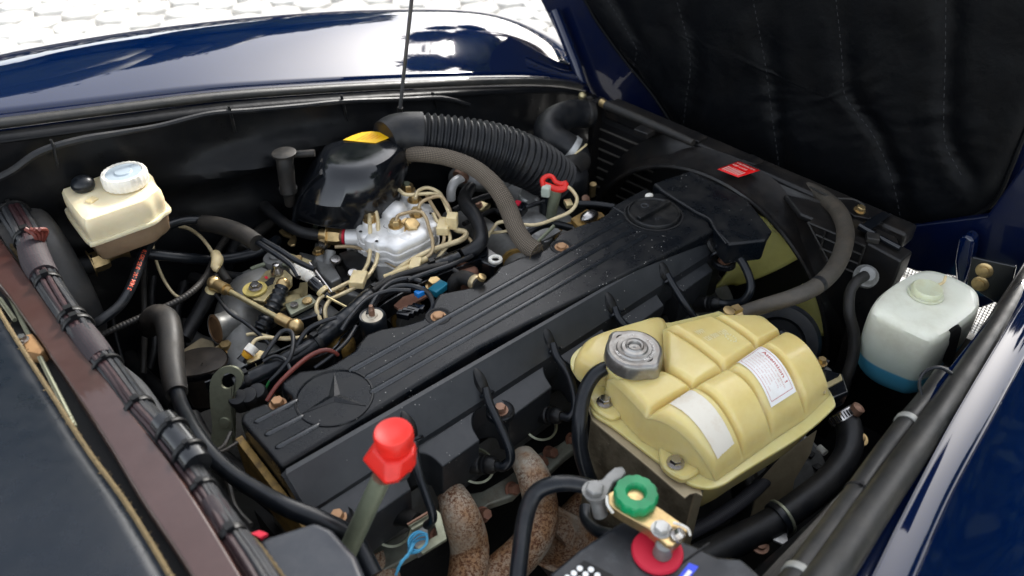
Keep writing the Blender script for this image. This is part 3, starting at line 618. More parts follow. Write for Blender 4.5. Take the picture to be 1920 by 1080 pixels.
# black cable with red lettering curling from the firewall
bl = thing('lettered_cable', 'black cable with red lettering curving up from the firewall to a sleeve', 'cable', P(230, 560, 2))
pp = Path([(168, 612, 1, 19), (190, 600, 1.5, 19), (225, 572, 2, 19), (247, 535, 3, 19), (262, 495, 4, 19), (280, 455, 4.5, 19), (308, 427, 4.5, 18), (345, 414, 4, 17), (385, 413, 3, 16)])
obj('cable', G().tube(pp, 16), rub_smooth, bl)
obj('cream_ring', G().lathe(pp.pos[0], pp.pos[2]-pp.pos[0], [(-.6, 1.0), (.3, 1.05)], 20), clip_m, bl)
def ontube(path, t0, ang, dy=0):
    def fn(x, y, z):
        s = path.len[-1]*t0+x
        i = 0
        while i < len(path.len)-2 and path.len[i+1] < s: i += 1
        u = (s-path.len[i])/max(1e-6, path.len[i+1]-path.len[i]); p = path.pos[i].lerp(path.pos[i+1], u); T = (path.pos[min(i+2, len(path.pos)-1)]-path.pos[max(0, i-1)]).normalized()
        vd = (V((0, 0, H))-p).normalized(); vd = (vd-T*vd.dot(T)).normalized(); sd_ = T.cross(vd); r = path.rad[i]; a = ang+(y+dy)/r
        return p+(vd*math.cos(a)+sd_*math.sin(a))*(r+.03)
    return fn
obj('red_lettering', text_geom('2 MM 101  B E2 ISO 10', .78, ontube(pp, .26, 0, -.3), bold=.012), M('orange_red_print', (.70, .10, .04), .5), bl)
ps = Path([(378, 418, 3, 30), (410, 423, 3, 33), (450, 436, 3, 34), (482, 456, 3, 33)]); obj('sleeve', G().tube(ps, 18), rub_gray, bl)
for dx, e in ((0, (560, 520)), (12, (590, 505))):
    obj('inner_cable', G().tube(Path([(478+dx/2, 452-dx/2, 3, 11), (510+dx, 472-dx*.4, 3, 11), (545+dx, 497-dx*.6, 2.5, 11), (*e, 2, 10)]), 8), rub_smooth, bl)
# ================================================================== engine
eng = thing('cylinder_head', 'grimy aluminium cylinder head below the long black engine cover', 'cylinder head', (60, 64, -14))
obj('casting', G().box((61, 66, -17), (80, 15, 12)), alu_dk, eng, bevel=.6)
obj('block', G().box((61, 66, -36), (82, 22, 26)), dark, eng)
obj('gasket_plate', G().slab([V((19.4, y, z)) for y, z in ((72.6, -3), (57, -6), (56.4, -14.5), (73, -12.5))], 1.0, (1, 0, 0)), gold_g, eng, bevel=.1)
obj('gasket_edge', G().box((60, 73.6, -6.8), (80, .7, 1.6)), gold_g, eng)
ec = thing('engine_cover', 'long satin black engine cover with raised ribs and a star emblem', 'engine cover', (60, 66, 0))
topo = [(525, 876), (497, 842), (470, 812), (451, 789), (452, 776), (470, 764), (500, 753), (508, 763), (520, 768), (538, 762), (549, 753), (545, 742), (530, 728), (525, 719), (532, 709), (562, 694), (608, 689), (631, 677), (664, 656), (674, 640), (686, 626), (714, 615), (755, 609), (790, 598), (806, 583), (812, 566), (822, 549), (854, 543), (880, 538), (908, 527), (926, 512), (936, 499), (972, 483), (1005, 473), (1022, 466), (1036, 450), (1048, 437), (1087, 421), (1120, 411), (1140, 398), (1150, 384), (1192, 361), (1210, 352), (1222, 361), (1238, 360), (1300, 397), (1328, 413), (1340, 432), (1315, 443), (900, 650)]
g = G().slab([P(a, b, 0) for a, b in topo], 7.0); obj('top_cover', g, cover_m, ec, bevel=.55, seg=4)
# sloped band, groove and skirt (profile swept along the engine, lobed skirt below)
def yz(k, x):     # profile point k at station x ; slight taper toward the front
    t = (x-20)/(84)
    tab = [((62.1, -1.0), (58.0, -1.0)), ((61.9, -.45), (57.8, -.45)), ((61.2, -.5), (57.4, -.5)), ((60.9, -.8), (57.2, -.8)), ((57.9, -3.5), (55.9, -3.3)), ((57.4, -4.0), (55.5, -3.8)), ((57.3, -4.8), (55.4, -4.6)), ((57.3, -9), (55.4, -8))]
    (a, b), (c, d) = tab[k]; return V((x, a+(c-a)*t, b+(d-b)*t))
g = G(); st = [[yz(k, 20.6+(80.8)*i/40+(.4 if k < 2 else 0)) for k in range(8)] for i in range(41)]
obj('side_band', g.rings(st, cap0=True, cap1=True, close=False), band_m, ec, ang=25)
obj('band_end', G().rings([[yz(k, 20.6)+V((.6*(1-e)-.9*e*0, 0, -.4*e)) for k in range(8)] for e in (0,)]+[[yz(k, 20.2)+V((0, -.1, -.35)) for k in range(8)]], close=False, cap0=False), cover_m, ec)
# lobed skirt
lob = []
def NOTCH(xc, wd, dp=4.6): return (xc, wd, dp)
notches = [(35.0, 4.6), (46.6, 5.2), (60.2, 4.6), (73.2, 5.0), (86.0, 4.6), (99.5, 5.4)]
def sky_y(x):
    base = 53.6-.4*math.sin(x*.05); d = 0
    for xc, wd in notches:
        q = abs(x-xc)/(wd/2+.1)
        if q < 1: d = max(d, (1-q*q)**.45)
    return base+3.4*d
outs = []; x = 21.0
while x <= 101.2:
    outs.append(V((x, sky_y(x), -5.3 if sky_y(x) < 54.5 else -5.1))); x += .22
inn = [V((101.2, 56.0, -4.9)), V((21.0, 57.6, -5.0))]
g = G().slab([V((p.x, p.y, -5.2)) for p in outs]+[V((p.x, p.y, -5.2)) for p in inn], 8.6)
for v in g.v:      # top surface falls toward the edge
    if v.z > -6: v.z = -4.7-(57-v.y)*.42
    else: v.y += .5; v.z += (1.6 if sky_y(v.x) > 55 else 0)
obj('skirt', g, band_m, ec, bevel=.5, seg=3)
# ribs on top
def bead(a, b, r, z, mat, par, name='rib'):
    p, q = P(*a, z), P(*b, z); d = (q-p).normalized(); s = V((-d.y, d.x, 0)); rs = []
    L = (q-p).length; N_ = 24
    for t, k in ((0, .05), (.15, .7), (.5, 1), (L-.5, 1), (L-.15, .7), (L, .05)):
        rs.append([p+d*t+s*(r*k*math.cos(j*math.pi/6))+V((0, 0, .7*r*k*math.sin(j*math.pi/6)-.05)) for j in range(7)])
    return obj(name, G().rings(rs, cap0=False, cap1=False, close=False), mat, par, ang=60)
for a, b in (((653, 697), (1169, 412)), ((683, 711), (1188, 429)), ((693, 737), (1214, 440))):
    bead(a, b, .5, .02, rib_m, ec); A1 = P(*a, 0); B1 = P(*b, 0)
for a, b in (((475, 793), (560, 749)), ((495, 817), (571, 778)), ((515, 841), (601, 794))): bead(a, b, .42, .02, rib_m, ec)
bead((1147, 387), (1175, 402), .25, .02, cover_m, ec, 'ridge'); bead((1180, 443), (1300, 395), .1, .02, cover_m, ec, 'ridge')
# emblem
sc_ = P(627, 745, 0); sr = 4.9
em = obj('star_emblem', G().lathe(sc_+V((0, 0, -.05)), (0, 0, 1), [(0, sr+.22), (.22, sr+.12), (.24, sr-.05), (0, sr-.2)], 64, cap0=False, cap1=False), cover_m, ec)
for k, tq in enumerate(((627, 711), (588, 765), (667, 756))):
    dq = P(*tq, 0)-sc_; th = math.atan2(dq.y, dq.x); d = V((math.cos(th), math.sin(th), 0)); s = V((-d.y, d.x, 0))
    # ridge line raised in the centre, falling to both flanks
    c = sc_+V((0, 0, .02)); w1 = math.pi/3; e1 = V((math.cos(th+w1), math.sin(th+w1), 0))*.85; e2 = V((math.cos(th-w1), math.sin(th-w1), 0))*.85
    g = G().add([c+V((0, 0, .17)), c+e1, c+d*(sr-.35)+V((0, 0, .05)), c+e2, c+e1-V((0, 0, .2)), c+d*(sr-.35)-V((0, 0, .2)), c+e2-V((0, 0, .2))], [(0, 1, 2), (0, 2, 3), (1, 4, 5, 2), (2, 5, 6, 3)])
    obj('star_point', g, cover_m, em, ang=10)
# oil filler cap
oc = P(1225, 402, 0)+V((0, 0, 0)); orr = 4.6
g = G().lathe(oc, (0, 0, 1), [(-.6, orr+.5), (.12, orr+.5), (.16, orr+.2), (-.2, orr+.12)], 48, cap0=False, cap1=False); obj('filler_recess', g, dark, ec)
cap = obj('oil_filler_cap', G().lathe(oc, (0, 0, 1), [(-.5, orr), (.55, orr), (.72, orr-.12), (.74, orr-.4), (.45, orr-.55), (.42, .1)], 56, wob=None), plast, ec)
g = G(); d = (P(1255, 383, 1)-P(1203, 412, 1)).normalized(); g.box(oc+V((0, 0, .8)), (8.0, .9, .9), math.degrees(math.atan2(d.y, d.x))); obj('grip_bar', g, plast, cap, bevel=.15)
fn = lambda x, y, z: P(1203, 390, .55)+V((d.x, d.y, 0))*x*1+V((-d.y, d.x, 0))*y
obj('raised_mark', G().lathe(P(1209, 386, .45), (0, 0, 1), [(0, .75), (.12, .72), (.12, .55), (0, .5)], 20, cap0=False, cap1=False), mould, cap)
obj('raised_mark', text_geom('OIL', 1.0, lambda x, y, z: P(1232, 414, .50)+V((d.x, d.y, 0))*x+V((-d.y, d.x, 0))*y, bold=.01), mould, cap)
# bolts in pockets along the far edge
for a, b, z in ((521, 757, -1.2), (822, 593, -1.2), (1053, 463, -1.2)):
    q = P(a, b, z); obj('cover_bolt', G().hexa(q, (0, 0, 1), .85, .75), hexc, ec)
for a, b in ((822, 593), (1053, 463)):
    q = P(a, b, 0)
    ring = [V((q.x+1.7*math.cos(t), q.y+1.5*math.sin(t), .04)) for t in (math.pi*k/10 for k in range(-1, 12))]
    pk = G().lathe(q+V((0, 0, -.02)), (0, 0, 1), [(.02, 1.95), (.14, 1.85), (.14, 1.55), (.03, 1.45), (.03, .2)], 24); obj('bolt_pocket', pk, dark, ec)
    obj('cover_bolt_seat', G().hexa(P(a, b, .1), (0, 0, 1), .85, .45), hexc, ec)
obj('white_plug', G().sphere(P(1217, 367, .1), .85, 16, (1, .8, .45)), white_m, ec)
# front timing cover cap
capo = [(1224, 343), (1294, 319), (1312, 322), (1403, 374), (1450, 433), (1437, 450), (1366, 458), (1341, 432), (1330, 411), (1300, 395), (1240, 357)]
tp = [P(a, b, .6) for a, b in capo]
g = G().slab(tp, 4.2)
for v in g.v:
    if v.z < -2 and v.x > 103: v.x -= 1.2; v.y += .8*(v.y < 56); v.z += 1.5
obj('front_cover_base', G().slab([P(a, b, -3.2) for a, b in ((1240, 372), (1295, 345), (1350, 395), (1362, 450), (1325, 468))], 12), plast, ec, bevel=.4)
obj('front_cover', g, cover_m, ec, bevel=.5, seg=4)
obj('front_lip', G().tube(Path([(1240, 358, .7, 5), (1298, 394, .7, 5), (1328, 410, .7, 5), (1342, 432, .7, 5), (1362, 458, .7, 5)]), 8), cover_m, ec)
# skirt bolts in bosses
for a, b in ((938, 765), (1075, 545), (1359, 485), (632, 966)):
    z = -4.9 if a != 632 else -5
    q = P(a, b, z); bo = obj('skirt_boss', G().lathe(q+V((0, 0, -1.2)), (0, 0, 1), [(0, 2.0), (.75, 1.95), (.95, 1.75), (.7, 1.45), (.65, .3)], 26), cover_m, ec)
    obj('skirt_bolt', G().hexa(q+V((0, 0, -.4)), (0, 0, 1), .82, .8), copper if a != 632 else hexc, bo)
# horn-shaped wire guides on the band
guides = [(777, 800), (911, 716), (1037, 634), (1153, 566), (1252, 504), (1341, 452)]
for i, (a, b) in enumerate(guides):
    q = P(a, b+22, -3.6); s = .92 if i > 3 else 1
    g = G(); rs = []
    for t in range(9):
        u = t/8; c = q+V((.3*u, 2.8*u*s, 2.6*u*s+.2)); w_ = .95*math.sin(math.pi*min(1, .16+u*.84))**.8+.05; rs.append([c+V((w_*math.cos(k*math.pi/4), -.3*w_*math.sin(k*math.pi/4), .75*w_*math.sin(k*math.pi/4))) for k in range(8)])
    obj('wire_guide', g.rings(rs), plast, ec)
    obj('cable_tie', G().lathe(q+V((0, -.2, -.1)), (.25, 1, .6), [(-.15, 1.15), (.15, 1.15)], 14), rub_smooth, ec)
# spark plug leads with boots
leads = [('first', (770, 868, 0), [(776, 830, -1, 16), (783, 880, -2, 17), (800, 930, -4, 17), (812, 970, -6, 17), (800, 985, -8, 17)]),
 ('second', 0, [(911, 728, -2.5, 15), (918, 756, -3.5, 16), (936, 795, -5, 17), (954, 838, -7, 18), (957, 862, -8.5, 18), (944, 876, -9.5, 18), (930, 872, -10, 18)]),
 ('third', 0, [(1037, 644, -2.5, 14), (1044, 668, -3.5, 15), (1064, 698, -5, 16), (1076, 735, -7, 16), (1078, 765, -8.5, 16), (1068, 782, -9.5, 16), (1052, 780, -10, 16)]),
 ('fourth', 0, [(1153, 576, -2.5, 13), (1160, 596, -3.5, 14), (1178, 620, -5, 15), (1190, 650, -9, 15)]),
 ('fifth', 0, [(1251, 514, -2.5, 12), (1262, 534, -3.5, 13), (1282, 566, -5, 14), (1302, 596, -7, 14), (1310, 612, -9, 14)]),
 ('sixth', 0, [(1340, 460, -2, 15), (1362, 466, -2.5, 16), (1388, 486, -3, 16), (1405, 520, -4.5, 16), (1407, 545, -6, 16), (1392, 565, -8, 16), (1368, 570, -9.5, 16), (1350, 569, -10, 16)])]
where = ['passing behind the red dipstick cap', 'curling down left of the radiator cap', 'running down just left of the radiator cap', 'half hidden behind the radiator cap', 'straight across the last dark recess before the tank', 'looped widest beside the fan']
for i, (nm, _, pts) in enumerate(leads):
    L = thing('ignition_lead', 'black ignition lead %s' % where[i], 'ignition lead', P(*pts[0][:3]), 'ignition leads clipped along the engine cover')
    obj('lead', G().tube(Path(pts), 12), rub_smooth, L)
    if i in (1, 2, 5):
        a = pts[-1]; q = P(*a[:3]); e = {1: P(876, 868, -12), 2: P(1008, 775, -12), 5: P(1308, 570, -12)}[i]
        d = (q-e).normalized(); x = (q-e).length
        obj('boot', G().lathe(e, d, [(-1, 1.5), (x*.5, 1.45), (x*.55, 1.25), (x*.6, 1.35), (x*.68, 1.35), (x*.7, 1.1), (x*.76, 1.1), (x*.78, 1.25), (x*.9, 1.2), (x+.2, .8)], 18), plast, L)
    if i == 0:
        e = P(705, 950, -12); q = P(782, 978, -10); d = (q-e).normalized(); x = (q-e).length
        obj('boot', G().lathe(e, d, [(-1, 1.5), (x*.6, 1.45), (x*.7, 1.2), (x, 1.1)], 18), plast, L)
for a, b in ((900, 870), (1020, 792), (742, 985), (665, 1010), (1328, 575)):
    obj('plug_ring', G().lathe(P(a-8, b+4, -13.5), (0, -.4, 1), [(0, 2.6), (.3, 2.7), (.4, 2.4), (-.1, 2.3)], 30, cap0=False, cap1=False), zinc_g, eng)
# ------------------------------------------------------------------ exhaust manifold
ex = thing('exhaust_manifold', 'heavily rusted cast exhaust manifold pipes under the engine cover', 'exhaust manifold', P(940, 1000, -25))
obj('flange_rail', G().slab([P(a, b+8, -17.5) for a, b in ((640, 1052), (760, 988), (838, 930), (872, 918), (905, 912), (950, 886), (985, 858), (1012, 840), (1045, 826), (1100, 788), (1118, 806), (1062, 846), (1030, 876), (990, 893), (962, 922), (916, 938), (886, 966), (850, 975), (800, 1018), (700, 1072), (655, 1094))], 1.4), M('grey_green_cast', (.20, .21, .17), .5, .4, dirt=((.10, .07, .045), .7, 30), bump=(200, .6)), ex, bevel=.3)
pipes = [[(846, 925, -14.5, 54), (862, 962, -14, 70), (880, 1020, -20, 74), (876, 1080, -22, 74), (860, 1150, -24, 76)],
 [(980, 858, -15, 50), (1000, 892, -14.5, 62), (1014, 950, -20, 66), (1006, 1000, -22, 68), (975, 1042, -24, 72), (935, 1080, -25, 76), (900, 1140, -26, 80)],
 [(1118, 790, -17, 44), (1134, 850, -24, 54), (1130, 910, -27, 62), (1090, 960, -29, 66), (1040, 1010, -30, 66)],
 [(700, 1050, -19, 60), (720, 1090, -20, 66), (730, 1150, -22, 70)]]
for p_ in pipes: obj('exhaust_pipe', G().tube(Path(p_, step=1.0), 30), rust_m, ex)
obj('heat_shield', G().grid(lambda u, v: P(1010+140*u-40*v, 930+70*u+110*v, -24-4*math.sin(v*3)-2*math.sin(u*4)), 16, 16), rust_m, ex, solid=.4)
obj('down_pipe', G().tube(Path([(1010, 1010, -32, 60), (1045, 1050, -33, 64), (1090, 1100, -34, 70)]), 20), M('dark_rusty_pipe', (.10, .075, .065), .7, .2, dirt=((.05, .02, .02), .6, 60), bump=(200, .6)), ex)
for a, b in ((905, 965), (960, 918), (1012, 868), (1030, 850), (1072, 825), (820, 1005)):
    obj('manifold_bolt', G().hexa(P(a, b, -17.5), (.1, -.7, .7), .85, 1.3), rust_b, ex)
# small bracket with blue string
br = thing('lead_bracket', 'small grey steel bracket with blue string tied to it', 'bracket', P(790, 1000, -9))
obj('plate', G().slab([P(a, b, -9) for a, b in ((765, 985), (818, 955), (826, 962), (838, 1010), (792, 1038), (780, 1026), (820, 1002), (812, 972), (772, 994))], .5), zinc_g, br, bevel=.1)
obj('edge', G().tube(Path([(764, 984, -8.6, 6), (812, 956, -8.6, 7)]), 6), copper, br)
obj('plate', G().slab([P(a, b, -11) for a, b in ((770, 1000), (800, 985), (806, 1020), (782, 1034))], 1.5), alu_dk, br)
for k in range(4):
    c = P(784, 1014+k*3, -7.5); obj('string_loop', G().tube(Path([(*(c+V((1.3*math.cos(t*1.05), .9*math.sin(t*1.05), .5*math.sin(t*1.05+k)))), .28) for t in range(7)], world=True), 6), cyan_s, br)
obj('string_tail', G().tube(Path([(775, 1020, -7, 6), (765, 1040, -7, 6), (752, 1055, -7, 6), (742, 1078, -8, 5)]), 6, rib=(.35, .06)), cyan_s, br)
# ------------------------------------------------------------------ red-capped dipstick
dp = thing('red_capped_dipstick', 'oil dipstick tube with a big red plastic cap standing in front of the engine cover', 'dipstick', P(650, 1030, 0))
tp0, tp1 = P(650, 1038, -2), P(716, 895, 10)
obj('tube', G().cyl(tp0, tp1, cm(tp1, 20), 20, r2=cm(tp1, 19)), tube_green, dp)
cc = P(733, 852, 12); ax = V((.02, .05, 1)).normalized(); ex_, ey_, _ = frame(ax)
k = cm(cc, 1)
# faceted grip body
bodyp = [P(a, b, 12) for a, b in ((681, 862), (712, 824), (735, 812), (778, 838), (781, 862), (738, 906), (724, 908))]
r1 = [P(a, b, 11.3) for a, b in ((679, 862), (706, 822), (745, 812), (782, 838), (780, 872), (748, 901), (722, 908))]
r0 = [P(a, b, 7.6) for a, b in ((690, 872), (714, 834), (748, 828), (776, 850), (773, 884), (747, 905), (722, 910))]
r2 = [P(a, b, 13.0) for a, b in ((698, 842), (712, 822), (745, 812), (778, 828), (777, 850), (752, 868), (722, 870))]
hd = obj('red_cap', G().rings([r0, r1, r2], cap0=True, cap1=True), red_m, dp, bevel=.25, seg=3)
c0 = P(741, 834, 12.9); hh = P(745, 806, 15.2); rr = cm(hh, 38)
obj('cap_top', G().lathe(c0, (.0, .03, 1), [(-.5, rr*.92), (.6, rr*.95), (1.0, rr*1.0), (1.7, rr*1.0), (2.0, rr*.93), (1.98, rr*.8), (1.8, rr*.6), (1.75, rr*.2)], 40), red_m, hd)
obj('cap_hole', G().lathe(P(750, 882, 9.9), V((-.35, -.95, .35)), [(-.3, 1.0), (.75, .85), (.8, .84)], 20), dark, hd)
# ------------------------------------------------------------------ grey box and hose lower centre
bx = thing('relay_box', 'smooth dark grey plastic box at the bottom edge of the bay', 'relay box', P(590, 1050, 4))
obj('lid', G().slab([P(a, b, 9) for a, b in ((478, 1012), (590, 975), (622, 990), (668, 1040), (700, 1120), (560, 1180), (520, 1090))], 8), M('dark_grey_plastic', (.03, .034, .042), .45, rvar=.05, dirt=((.10, .10, .10), .3, 25)), bx, bevel=.7, seg=4)
obj('fibre_edge', G().tube(Path([(468, 1002, 9.2, 8), (495, 1035, 9.2, 9), (532, 1085, 9.2, 9), (560, 1130, 9.2, 9)]), 7, rib=(.35, .08)), fibre, bx)
obj('red_tab', G().slab([P(a, b, 9.5) for a, b in ((470, 1000), (486, 994), (502, 1000), (488, 1008))], .4), redd, bx)
# ================================================================== coolant expansion tank
ct = thing('coolant_tank', 'yellowed plastic coolant expansion tank with quilted top', 'coolant tank', P(1320, 760, -4))
NODE = [[(1140, 706, 1.4), (1248, 700, 2.2), (1243, 612, 2.2), (1333, 592, 2.2), (1422, 596, 1.6)],
        [(1213, 780, 1.6), (1299, 727, 2.6), (1359, 695, 2.8), (1421, 651, 2.6), (1466, 625, 1.6)],
        [(1343, 900, -2.6), (1396, 858, -2.2), (1449, 820, -2.2), (1512, 780, -2.4), (1558, 738, -2.6)]]
NW = [[P(*q) for q in row] for row in NODE]
def tbase(u, v):
    rows = []
    for r in NW:
        k = min(int(u), 3); w_ = u-k
        rows.append(r[k].lerp(r[k+1], w_))
    if v <= 1: return rows[0].lerp(rows[1], v)
    return rows[1].lerp(rows[2], v-1)
def pill(t, e=.16): t = t-math.floor(t); q = min(t, 1-t)/e; return math.sin(min(1, q)*math.pi/2)
def tsurf(u, v, lift=0):
    b = tbase(u, v); h = pill(u, .13)**.9*pill(v, .11)**.9 if u < 3.9999 and 0 < u else 0
    s = 0
    if v > 1: q = v-1; b = b+V((0, 0, 2.6*math.sin(math.pi*min(1, q))**.8*(1-.0*q)))   # lower row bulges and rolls down
    else: b = b+V((0, 0, .35*math.sin(math.pi*v)))
    return b+V((0, 0, 1.25*h-.55+lift))
g = G(); NU, NV = 96, 60
g.grid(lambda a, b: tsurf(a*3.9999, min(1.9999, b*2)), NU, NV)
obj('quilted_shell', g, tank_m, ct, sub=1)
# neck lobe on the left
lobe = [(1076, 690), (1090, 660), (1112, 646), (1140, 636), (1200, 618), (1243, 610), (1258, 650), (1256, 700), (1215, 730), (1150, 720), (1110, 712)]
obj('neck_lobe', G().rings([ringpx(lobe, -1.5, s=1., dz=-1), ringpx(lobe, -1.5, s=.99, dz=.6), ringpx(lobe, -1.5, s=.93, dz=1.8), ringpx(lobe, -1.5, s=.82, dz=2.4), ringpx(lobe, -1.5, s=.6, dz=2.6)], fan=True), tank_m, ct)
flange = [(1070, 684), (1074, 664), (1095, 646), (1130, 632), (1240, 606), (1262, 603), (1335, 586), (1352, 584), (1380, 600), (1415, 590), (1440, 600), (1458, 630), (1482, 640), (1520, 690), (1552, 725), (1566, 752), (1560, 768), (1505, 815), (1400, 880), (1362, 905), (1338, 914), (1318, 914), (1292, 906), (1252, 878), (1215, 850), (1150, 800), (1112, 775), (1106, 748), (1100, 722), (1082, 706)]
fp = ringpx(flange, -3.0, n=140)
obj('moulded_flange', G().slab(fp, .55), tank_m, ct, bevel=.15)
obj('lower_half', G().rings([[p.lerp(sum(fp, V())/len(fp), .07)+V((0, 0, -.4)) for p in fp], [p.lerp(sum(fp, V())/len(fp), .12)+V((0, 0, -6)) for p in fp], [p.lerp(sum(fp, V())/len(fp), .25)+V((0, 0, -10)) for p in fp]]), tank_m, ct)
# skirt between shell and flange
g = G(); edge_uv = [(0.0001, v/20*1.9998) for v in range(21)]+[(u/30*3.9998, 1.9999) for u in range(1, 31)]+[(3.9998, 2-v/20*1.9998) for v in range(1, 20)]
r1 = [tsurf(*q) for q in edge_uv]; cen_ = sum(r1, V())/len(r1); r0 = [V((p.x, p.y, -3.2))+((p-cen_)*.02) for p in r1]
g.rings([r0, r1], cap0=False, cap1=False, close=False); obj('shell_wall', g, tank_m, ct)
for a, b in ((1134, 752), (1267, 866)):
    q = P(a, b, -2.0)
    pts = [(a-32, b-20), (a-20, b-30), (a+8, b-30), (a+45, b-4), (a+50, b+14), (a+20, b+36), (a-4, b+30), (a-26, b+10)]
    obj('mounting_ear', G().rings([ringpx(pts, -2.9, n=40, dz=-.3), ringpx(pts, -2.9, n=40, dz=.35), ringpx(pts, -2.9, n=40, s=.9, dz=.6)]), tank_m, ct)
    obj('mounting_bolt', G().hexa(q+V((0, 0, -.1)), (0, 0, 1), .82, .7), steel, ct)
# radiator pressure cap
pc = P(1190, 668, 1.0); hat = P(1190, 648, 5.5)
obj('filler_neck', G().lathe(V((hat.x, hat.y, 1)), (0, 0, 1), [(-3, 3.3), (.6, 3.2), (.8, 3.45), (1.3, 3.45), (1.5, 3.1), (3.2, 3.1)], 40), tank_m, ct)
def capwob(j):
    a = j/72*2*math.pi; return 1+.15*max(0, math.cos(a-capwob.a))**36+.15*max(0, math.cos(a-capwob.a-math.pi))**36
capwob.a = math.radians(175)
rc = 3.6
pcap = obj('pressure_cap', G().lathe(V((hat.x, hat.y, 2.9)), (0, 0, 1), [(0, rc*1.02), (.2, rc*1.06), (1.7, rc*1.03), (2.05, rc*.98), (2.2, rc*.90), (2.18, rc*.74)], 72, cap1=False, wob=capwob), steel_cap, ct, ang=25)
obj('cap_disc', G().lathe(V((hat.x, hat.y, 2.9)), (0, 0, 1), [(2.0, rc*.80), (2.2, rc*.78), (2.15, rc*.66), (2.35, rc*.62), (2.3, rc*.50), (2.5, rc*.45), (2.55, rc*.34), (2.75, rc*.30), (2.7, rc*.24), (2.35, rc*.20), (2.35, rc*.05), (2.2, .02)], 72), steel_cap, pcap, ang=25)
def circ(txt, r, a0, size, zc):
    for_ = []
    def fn(x, y, z):
        a = a0+x/r; rr_ = r-y*1.0; return V((hat.x+math.cos(a)*rr_, hat.y+math.sin(a)*rr_, zc+z))
    return text_geom(txt, size, fn, bold=.008, ext=.03)
dk = M('worn_stamping', (.62, .60, .58), .35, .9)
def circ_cap(txt, a0, size=.62): obj('stamped_text', circ(txt, rc*.72, math.radians(a0), size, 2.9+2.2), dk, pcap)
circ_cap('REMOVE SLOWLY', -110); circ_cap('AUF', 150); circ_cap('ZU', 40)
# overflow hose
oh = Path([(1158, 686, 1.5, 22), (1135, 690, 1.2, 26), (1112, 706, .5, 28), (1095, 740, -1, 28), (1087, 790, -3, 29), (1088, 840, -6, 29), (1100, 885, -9, 29), (1112, 915, -12, 29), (1130, 960, -16, 29)])
tag(obj('overflow_hose', G().tube(oh, 18), rub_smooth), 'black overflow hose curling down from the silver radiator cap', 'hose')
# labels lying on the shell
def shellmap(c00, c10, c11, c01, lift=.06):
    """bilinear (u,v) on the quilted shell"""
    def f(s, t):
        u = (c00[0]*(1-s)+c10[0]*s)*(1-t)+(c01[0]*(1-s)+c11[0]*s)*t; v = (c00[1]*(1-s)+c10[1]*s)*(1-t)+(c01[1]*(1-s)+c11[1]*s)*t
        return tsurf(u, v, lift)
    return f
att = shellmap((2.20, 1.06), (2.90, 1.06), (2.86, 1.80), (2.12, 1.80), .10)
lb = obj('attention_label', G().grid(att, 20, 30), paper, ct)
att2 = lambda s, t: att(s, t)+V((0, 0, .03))
g = G()
def strip(s0, t0, s1, t1, wd=.012, n=24):
    ds, dt = s1-s0, t1-t0; L = math.hypot(ds, dt); nx, ny = -dt/L*wd, ds/L*wd*.6
    g.grid(lambda a, b: att2(s0+ds*a+nx*(b-.5), t0+dt*a+ny*(b-.5)), n, 1)
for q in ((.08, .06, .92, .06), (.92, .06, .92, .94), (.92, .94, .08, .94), (.08, .94, .08, .06)): strip(*q)
obj('red_border', g, ink_r, lb)
def lab_text(txt, s_, t_, size, mat, bold=0):
    # text baseline runs along t, letters rise toward +s
    obj('print', text_geom(txt, size, lambda x, y, z: att2(s_+y, t_+x), bold=bold), mat, lb)
lab_text('Attention !', .76, .17, .150, ink_r, .002)
for i, (tx, sz) in enumerate((('High pressure system', .088), ('Open cap only below 90 C', .066), ('Use approved coolant only', .066), ('Fill slowly to the mark', .066), ('Do not overfill, release', .066), ('pressure, then tighten cap', .066))):
    lab_text(tx, .655-i*.098, .12, sz, ink_p)
tape = shellmap((.30, 1.10), (.80, 1.08), (.78, 1.88), (.20, 1.90), .10)
obj('torn_tape', G().grid(lambda s, t: tape(min(1, max(0, s+(.03*noise.noise(V((t*14, s*2, 0))) if s > .9 or s < .1 else 0))), min(1, max(0, t+(.03*noise.noise(V((s*9, 5, 0))) if t > .9 or t < .1 else 0))))+V((0, 0, .05*abs(noise.noise(V((s*6, t*6, 2)))))), 18, 30), paper_t, ct)
emb = M('tank_emboss', (.82, .74, .42), .35, sss=(.3, (.012, .009, .004), 1.))
e1 = shellmap((2.15, .12), (2.85, .12), (2.85, .9), (2.15, .9), .03)
for i, tx in enumerate(('1997', '126 500 1249')): obj('embossed_text', text_geom(tx, .15, lambda x, y, z, i=i: e1(min(1, max(0, .10+x*.9)), min(1, max(0, .38+i*.2-y))), bold=.003), emb, ct)
g = G(); 
for k in range(12): a = k*math.pi/6; q = e1(.72+.10*math.cos(a), .72+.12*math.sin(a)); g.sphere(q, .12, 6)
obj('embossed_mark', g, emb, ct)
